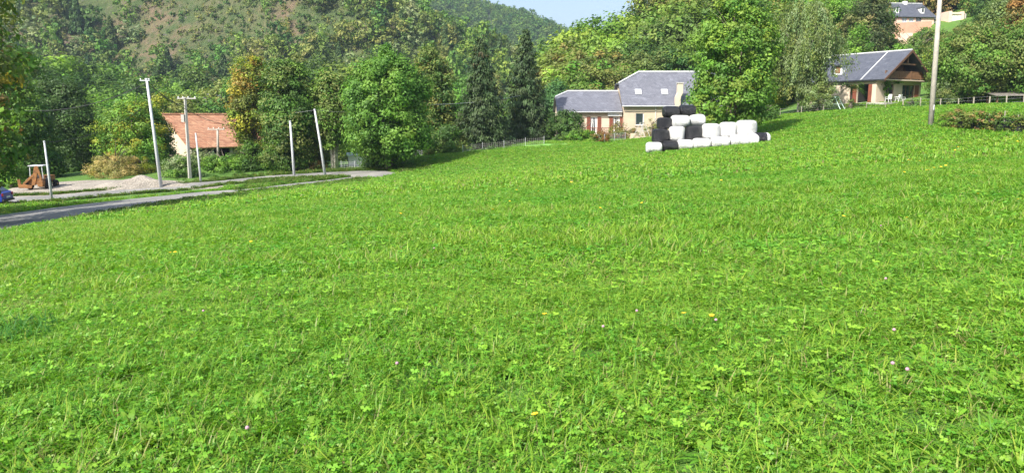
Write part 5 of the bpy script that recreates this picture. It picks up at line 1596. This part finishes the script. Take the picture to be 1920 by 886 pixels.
# behind the chalet
big_tree('broadleaf_tree', 'dark spreading tree with pale yellowish leaves left of the pink house', 1612, 118, -6, 100, 'round', [(.06, .09, .03), (.10, .12, .04), (.2, .2, .07), (.045, .07, .025)], 142, base=.05, nc=260, nl=60, cr=1.2, ls=.22, lobes=.3)
big_tree('broadleaf_tree', 'low bright green tree just behind the chalet ridge', 1597, 110, 52, 68, 'dome', BRIGHT + GREEN, 143, base=0, nc=130, nl=55, cr=1.0, ls=.2)
big_tree('broadleaf_tree', 'bright green tree above the left end of the chalet roof', 1552, 122, -8, 70, 'egg', BRIGHT + GREEN, 144, base=0, nc=160, nl=55, cr=1.1, ls=.22)
for i, (px, Y, pt, w, pal, lab) in enumerate([
        (1700, 125, 72, 90, GREEN + OLIVE, 'green bank shrub below the pink house, left one'), (1738, 128, 60, 80, OLIVE + GREEN, 'olive bank shrub beside the upper part of the wooden pole'),
        (1712, 150, 58, 60, DEEP + GREEN, 'dark shrub right under the pink retaining wall'), (1668, 108, 88, 60, BRIGHT, 'bright low bush above the chalet gable'),
        (1748, 112, 98, 70, BRIGHT + YEL, 'yellowish green bush right of the chalet chimney'), (1790, 150, 44, 60, GREEN + DEEP, 'green shrub below the flat pink outbuilding')]):
    big_tree('shrub', lab, px, Y, pt, w, 'dome', pal, 150 + i, base=0, nc=70, nl=50, cr=.9, ls=.2, cat='shrub', group='bank shrubs')
# right group
big_tree('broadleaf_tree', 'wide olive tree overhanging the meadow fence, left of the right-hand pair', 1812, 84, 52, 150, 'spread', OLIVE + GREEN, 161, base=.22, nc=360, nl=65, cr=1.0, ls=.17, stems=2, r=.25, lobes=.25)
big_tree('broadleaf_tree', 'wide olive tree at the right edge above the wood shelter', 1915, 82, 42, 150, 'spread', OLIVE + GREEN, 162, base=.22, nc=340, nl=65, cr=1.0, ls=.17, stems=1, r=.3, lobes=.25)
big_tree('broadleaf_tree', 'big dull green tree behind the wide olive trees', 1868, 118, -12, 96, 'round', OLIVE + GREY, 163, base=.0, nc=280, nl=60, cr=1.2, ls=.22)
big_tree('broadleaf_tree', 'autumn orange topped tree at the top right corner', 1912, 104, -40, 90, 'egg', OLIVE + RUSS, 164, base=.1, nc=240, nl=60, cr=1.1, ls=.2, top_pal=[[(.30, .17, .05), (.25, .17, .05)], .9])
big_tree('shrub', 'dark holly mass in the shade under the right-hand trees', 1800, 88, 158, 92, 'dome', DEEP, 165, base=0, nc=100, nl=50, cr=.7, ls=.15, cat='shrub')
big_tree('shrub', 'dark undergrowth behind the wood shelter', 1890, 92, 150, 120, 'dome', DEEP, 166, base=0, nc=110, nl=50, cr=.8, ls=.17, cat='shrub')
# left group
big_tree('broadleaf_tree', 'huge dark tree standing behind the backhoe', 112, 88, 148, 160, 'dome', DEEP + CON, 171, base=.0, nc=420, nl=70, cr=1.15, ls=.18, lobes=.2)
big_tree('broadleaf_tree', 'dark green tree above the blue car at the left', 28, 74, 130, 150, 'dome', DEEP + GREEN, 172, base=.0, nc=380, nl=70, cr=1.1, ls=.18, lobes=.2)
big_tree('broadleaf_tree', 'paler green tree behind the dark left trees', 60, 104, 104, 120, 'egg', GREEN + OLIVE, 173, base=.0, nc=220, nl=60, cr=1.2, ls=.22)
big_tree('broadleaf_tree', 'bright yellow green acacia behind the dry brambles', 250, 79, 190, 134, 'egg', BRIGHT + YEL + GREEN, 174, base=.0, nc=300, nl=65, cr=.9, ls=.15, lobes=.3)
big_tree('broadleaf_tree', 'grey green bushy tree just left of the barn gable', 298, 82, 222, 52, 'egg', GREEN + GREY + DEEP, 175, base=.0, nc=160, nl=60, cr=.75, ls=.14)
big_tree('broadleaf_tree', 'low golden topped tree behind the tallest white pole', 308, 112, 172, 66, 'dome', YEL + GREEN, 176, base=.0, nc=120, nl=55, cr=1.0, ls=.2)
big_tree('bramble', 'dry yellowish brown bramble thicket behind the gravel heap', 212, 73, 292, 120, 'dome', [(.36, .28, .10), (.42, .33, .12), (.26, .24, .08)], 177, base=0, nc=150, nl=70, cr=.5, ls=.08, lobes=.3, cat='bramble')
big_tree('bramble', 'yellow green weeds on the right of the dry brambles', 262, 75, 298, 50, 'dome', YEL + [(.2, .17, .05)], 178, base=0, nc=60, nl=60, cr=.45, ls=.08, cat='bramble')
big_tree('shrub', 'grey green bush between the tallest white pole and the concrete pole', 335, 72, 292, 70, 'dome', GREY + GREEN, 179, base=0, nc=90, nl=60, cr=.5, ls=.10, cat='shrub')
big_tree('shrub', 'green bush in front of the barn boards', 420, 77, 293, 96, 'dome', GREEN + BRIGHT, 180, base=0, nc=110, nl=60, cr=.5, ls=.11, cat='shrub')
big_tree('shrub', 'dark bush at the right end of the barn', 468, 77, 270, 60, 'dome', DEEP + GREEN, 181, base=0, nc=80, nl=60, cr=.55, ls=.12, cat='shrub')
big_tree('shrub', 'grey leaved bush behind the short slim white pole', 376, 80, 285, 60, 'dome', GREY, 182, base=0, nc=60, nl=60, cr=.5, ls=.11, cat='shrub')
big_tree('shrub', 'light green bush beside the backhoe, at the left edge', 14, 66, 302, 44, 'round', GREEN + BRIGHT, 183, base=0, nc=60, nl=55, cr=.5, ls=.10, cat='shrub')
# off-frame tree whose boughs hang into the left edge and whose shadow lies over the lane
gm = (-27.6, 33.5, tz(-27.6, 33.5))
geo = crown(190, 1.2, 15.5, 4.6, 'egg', 330, 60, .85, .16, OLIVE + GREEN, .3, [AUT + RUSS, .3], .25)
plant('maple_tree', 'maple with turning orange leaves hanging in at the left edge', 'tree', gm, geo, 'leaf', trunk_mb(190, 15, .35, 4.6, 3, 1, 14))
for i, (x, y, h, R) in enumerate([(-34, 24, 13, 4.6), (-37, 38, 14, 5)]):
    geo = crown(191 + i, 2, h, R, 'egg', 260, 50, 1.0, .2, GREEN + OLIVE, .3)
    plant('roadside_tree', ['green roadside tree beyond the left edge, nearer one', 'green roadside tree beyond the left edge, farther one'][i], 'tree', (x, y, tz(x, y)), geo, 'leaf', trunk_mb(191 + i, h, .3, R, 3))

# individual trees of the woods
protos = []
def wood_proto(nm, seed, prof, pal, h, R, con=False):
    o = empty(nm, (0, 0, 0))
    geo = crown(seed, h * .05, h, R, prof, 150, 84, 1.2, .195, pal, .25)
    link('crown', np_mesh('crown', *geo), M['leafv'], o)
    trunk_mb(seed, h, .22, R, h * .2, 1, 6).build('trunk', M['bark'], o)
    return o
KINDS = {
    'g': (wood_proto('wood_tree', 201, 'egg', GREEN, 11, 3.9), 'mid green'),
    'g2': (wood_proto('wood_tree', 202, 'round', GREEN + BRIGHT, 10, 4.3), 'fresh green'),
    'd': (wood_proto('wood_tree', 203, 'egg', DEEP, 12, 4.0), 'dark green'),
    'o': (wood_proto('wood_tree', 204, 'round', OLIVE, 10, 4.2), 'olive green'),
    'r': (wood_proto('wood_tree', 205, 'egg', RUSS + OLIVE, 9.5, 3.7), 'russet brown'),
    'y': (wood_proto('wood_tree', 206, 'round', BRIGHT + OLIVE, 9, 3.8), 'yellow green'),
}
used = set()
rsk = random.Random(12)
def wood_tree(k, px, Y, ptop, label, group, wfac=1.0):
    o, _ = KINDS[k]
    g = GY(px, Y) if Y < 330 else None
    h = hgt(px, ptop, g)
    h = max(h, 4)
    s = h / {'g': 11, 'g2': 10, 'd': 12, 'o': 10, 'r': 9.5, 'y': 9}[k]
    sc = (s * wfac, s * wfac, s)
    rz = rsk.uniform(0, 6.28)
    if k in used: return copy_thing(o, g, rz, sc, label, group)
    used.add(k)
    o.location = g; o.rotation_euler = (0, 0, rz); o.scale = sc
    tag(o, label, 'tree', group)
for o, _ in KINDS.values(): o['category'] = 'tree'
# slope behind the farmhouse: (kind, px, Y, top row)
W_ = [('g', 1048, 150, 78), ('r', 1066, 140, 96), ('g2', 1088, 150, 62), ('g', 1112, 158, 42), ('g2', 1140, 160, 34), ('g', 1165, 165, 44), ('d', 1192, 168, 22), ('g', 1215, 160, 10), ('o', 1240, 165, -8),
      ('d', 1205, 140, 60), ('d', 1238, 138, 48), ('g', 1262, 140, 14), ('d', 1285, 138, 30), ('g', 1305, 145, -10), ('g2', 1150, 138, 66), ('g', 1120, 138, 76), ('g2', 1092, 134, 92), ('d', 1172, 134, 84), ('d', 1215, 126, 84),
      ('y', 1062, 118, 128), ('r', 1085, 120, 112), ('y', 1100, 116, 120), ('r', 1122, 120, 110), ('o', 1110, 112, 134), ('y', 1140, 118, 124), ('r', 1150, 120, 112), ('o', 1168, 114, 138), ('g', 1078, 110, 140), ('y', 1182, 112, 134), ('d', 1250, 118, 92), ('g', 1280, 118, 84), ('g', 1030, 130, 104), ('r', 1040, 125, 116), ('g', 1320, 120, 60),
      ('d', 1190, 118, 104), ('o', 1225, 116, 110), ('y', 1455, 132, 20), ('d', 1400, 130, 10), ('g', 1430, 140, -10), ('g', 1480, 140, -10), ('g2', 1520, 140, -6), ('d', 1345, 135, 0),
      ('g', 1590, 150, -20), ('d', 1640, 205, -30), ('d', 1680, 205, -28), ('g', 1720, 208, -26), ('d', 1758, 200, -22), ('g', 1790, 195, -20), ('d', 1830, 160, -20), ('o', 1780, 128, 62), ('g', 1880, 140, -30), ('d', 1905, 150, -30), ('g', 1940, 120, -20)]
W_DESC = {'g': 'mid green broadleaf tree in the wood on the right-hand slope', 'g2': 'fresh green rounded tree in the wood on the right-hand slope', 'd': 'dark green tree in the wood on the right-hand slope',
          'o': 'olive green tree in the wood on the right-hand slope', 'r': 'russet brown tree in the wood on the right-hand slope', 'y': 'yellow green tree in the wood on the right-hand slope'}
for k, px, Y, pt in W_:
    wood_tree(k, px, Y, pt, W_DESC[k], W_DESC[k].replace(' tree ', ' trees '), 1.05)
V_D = {k: v.replace('in the wood on the right-hand slope', 'on the valley floor behind the barn and the left trees') for k, v in W_DESC.items()}
V_ = [('g', 200, 150, 168), ('g2', 232, 140, 178), ('d', 262, 165, 158), ('g', 290, 175, 150), ('d', 318, 180, 168), ('g', 345, 150, 176), ('d', 383, 170, 138), ('g', 372, 135, 178), ('g2', 350, 190, 158), ('d', 452, 175, 152),
      ('o', 440, 150, 168), ('g', 180, 130, 186), ('d', 210, 190, 140), ('g', 170, 180, 130), ('d', 140, 170, 120), ('g', 240, 200, 132), ('d', 100, 150, 128), ('g', 415, 200, 176), ('g2', 60, 160, 100), ('d', 20, 150, 96), ('g', 470, 140, 150), ('o', 330, 125, 190),
      ('g', 640, 170, 128), ('d', 600, 170, 120), ('g', 880, 180, 142), ('g2', 860, 150, 160), ('d', 760, 150, 130), ('g', 1010, 150, 128), ('d', 700, 180, 120), ('g', 500, 165, 130)]
for k, px, Y, pt in V_:
    wood_tree(k, px, Y, pt, V_D[k], V_D[k].replace(' tree ', ' trees '), 1.1)
# young plants in the dark netting row
rsq = random.Random(8)
ygeo = [crown(230 + i, .2, 1.15, .36, 'column', 24, 30, .19, .05, p, .3) for i, p in enumerate([OLIVE, DEEP + RUSS, DEEP])]
ymesh = [np_mesh('foliage', *g) for g in ygeo]
for me in ymesh: me.materials.append(M['leafv'])
for i in range(17):
    t = i / 16 * (len(row) - 1.01); a = int(t); p = Vector(row[a]).lerp(Vector(row[a + 1]), t - a)
    o = bpy.data.objects.new('young_shrub', ymesh[i % 3]); COL.objects.link(o)
    o.location = p + Vector((rsq.uniform(-.1, .1), rsq.uniform(.35, .6), 0)); o.rotation_euler = (0, 0, rsq.uniform(0, 6)); s = rsq.uniform(.8, 1.25); o.scale = (s * 1.2, s * 1.2, s * rsq.uniform(.75, 1.1))
    tag(o, 'young shrub growing out of the dark netting row at the right edge', 'shrub', 'young shrubs in the netting row')

gt = G(14, 640, 1.5, 60)
tv = jg(blades(240, 420, .42, .17, .004, [(.07, .18, .025), (.09, .22, .03)], 1.1), herbs(241, 120, .4, .13, .010, DEEP))
plant('grass_tuft', 'dark tall tuft of grass at the left edge of the foreground', 'grass tuft', gt, tv, 'leafv', part='tuft')
# ------------------------------------------------------------------ meadow flowers
M['yellow'] = plain('yellow_petals', (.85, .55, .02), .6, .08, 20)
M['pinkp'] = plain('pink_clover_petals', (.42, .24, .30), .7, .1, 20)
M['stem'] = plain('green_stem', (.10, .2, .03), .6, .1, 5)
def flower_mesh(kind):
    vs = []; fs = []; mi = []
    h = .17 if kind == 'y' else .15
    mb = MB().tube([(0, 0, 0), (.01, 0, h)], .002, 4)
    n0 = len(mb.f)
    if kind == 'y':
        for k in range(12):
            a = 6.283 * k / 12; r = .017
            mb.add([(.01 + .003 * math.cos(a), .003 * math.sin(a), h), (.01 + r * math.cos(a - .22), r * math.sin(a - .22), h + .005), (.01 + r * 1.12 * math.cos(a), r * 1.12 * math.sin(a), h + .003), (.01 + r * math.cos(a + .22), r * math.sin(a + .22), h + .005)], [(0, 1, 2, 3)])
        mb.lathe([(.004, h - .002), (.007, h + .003), (.005, h + .007)], 8, c=(.01, 0, 0))
    else:
        mb.lathe([(.003, h - .006), (.011, h), (.013, h + .008), (.009, h + .017), (.003, h + .02)], 9, c=(.01, 0, 0))
    me = bpy.data.meshes.new('flower'); me.from_pydata(mb.v, [], mb.f); me.update()
    me.materials.append(M['stem']); me.materials.append(M['yellow' if kind == 'y' else 'pinkp'])
    me.polygons.foreach_set('material_index', np.array([0] * n0 + [1] * (len(mb.f) - n0), np.int32))
    return me
fy, fp = flower_mesh('y'), flower_mesh('p')
FY = [(318, 500), (330, 497), (909, 376), (928, 412), (950, 393), (968, 370), (1000, 368), (1015, 372), (1054, 346), (1070, 352), (1205, 400), (1236, 332), (1292, 287), (1330, 300), (1385, 296), (1468, 284), (1576, 433),
      (1640, 345), (1690, 338), (1700, 312), (1712, 310), (1720, 314), (1740, 335), (1748, 330), (1758, 327), (1776, 321), (1772, 324), (1746, 334), (1690, 318), (1733, 298), (1762, 288), (1795, 285), (1792, 291), (1810, 290), (1826, 337), (1904, 274),
      (1830, 387), (1909, 400), (1029, 642), (1288, 643), (1335, 640), (1024, 850), (1700, 438), (575, 450), (472, 475), (745, 418), (1120, 410), (1350, 352), (1560, 380), (1480, 330), (1850, 244), (1842, 250), (1838, 247)]
for i, (px, py) in enumerate(FY):
    g = G(px, py, 1.5, 90)
    o = bpy.data.objects.new('meadow_flower', fy); COL.objects.link(o)
    s = .8 + min(.9, g[1] / 40)
    o.location = g; o.scale = (s * (1 + g[1] / 60), s * (1 + g[1] / 60), 1.25); o.rotation_euler = (rsq.uniform(.0, .35), rsq.uniform(-.2, .2), rsq.uniform(0, 6))
    tag(o, 'small yellow flower standing just above the meadow grass', 'flower', 'yellow flowers in the meadow')
for i, (px, py) in enumerate([(742, 716), (1648, 440), (1652, 548), (1671, 722), (1686, 728), (1677, 655), (380, 607), (1350, 632), (476, 838), (1130, 640), (808, 480), (1190, 612)]):
    g = G(px, py, 1.5, 90)
    o = bpy.data.objects.new('clover_flower', fp); COL.objects.link(o)
    o.location = g; o.scale = (.9, .9, .8); o.rotation_euler = (rsq.uniform(.0, .3), rsq.uniform(-.2, .2), rsq.uniform(0, 6))
    tag(o, 'faded pink clover head among the meadow leaves', 'flower', 'pink clover heads in the meadow')

# ------------------------------------------------------------------ air
hz = MB().box(-1200, -80, -17.5, 1100, 1560, 480).build('haze', None) if False else None
hm, nt, b = new_mat('thin_blue_air')
nt.nodes.remove(b)
pv = N(nt, 'ShaderNodeVolumePrincipled')
pv.inputs['Color'].default_value = (.62, .78, 1.0, 1)
pv.inputs['Density'].default_value = .00018
pv.inputs['Anisotropy'].default_value = .1
nt.links.new(pv.outputs[0], nt.nodes['Material Output'].inputs['Volume'])
hz = MB().box(-7000, -7000, -17.5, 7000, 7000, 520).build('haze', hm)
tag(hz, 'thin bluish air over the valley', 'haze', kind='stuff')
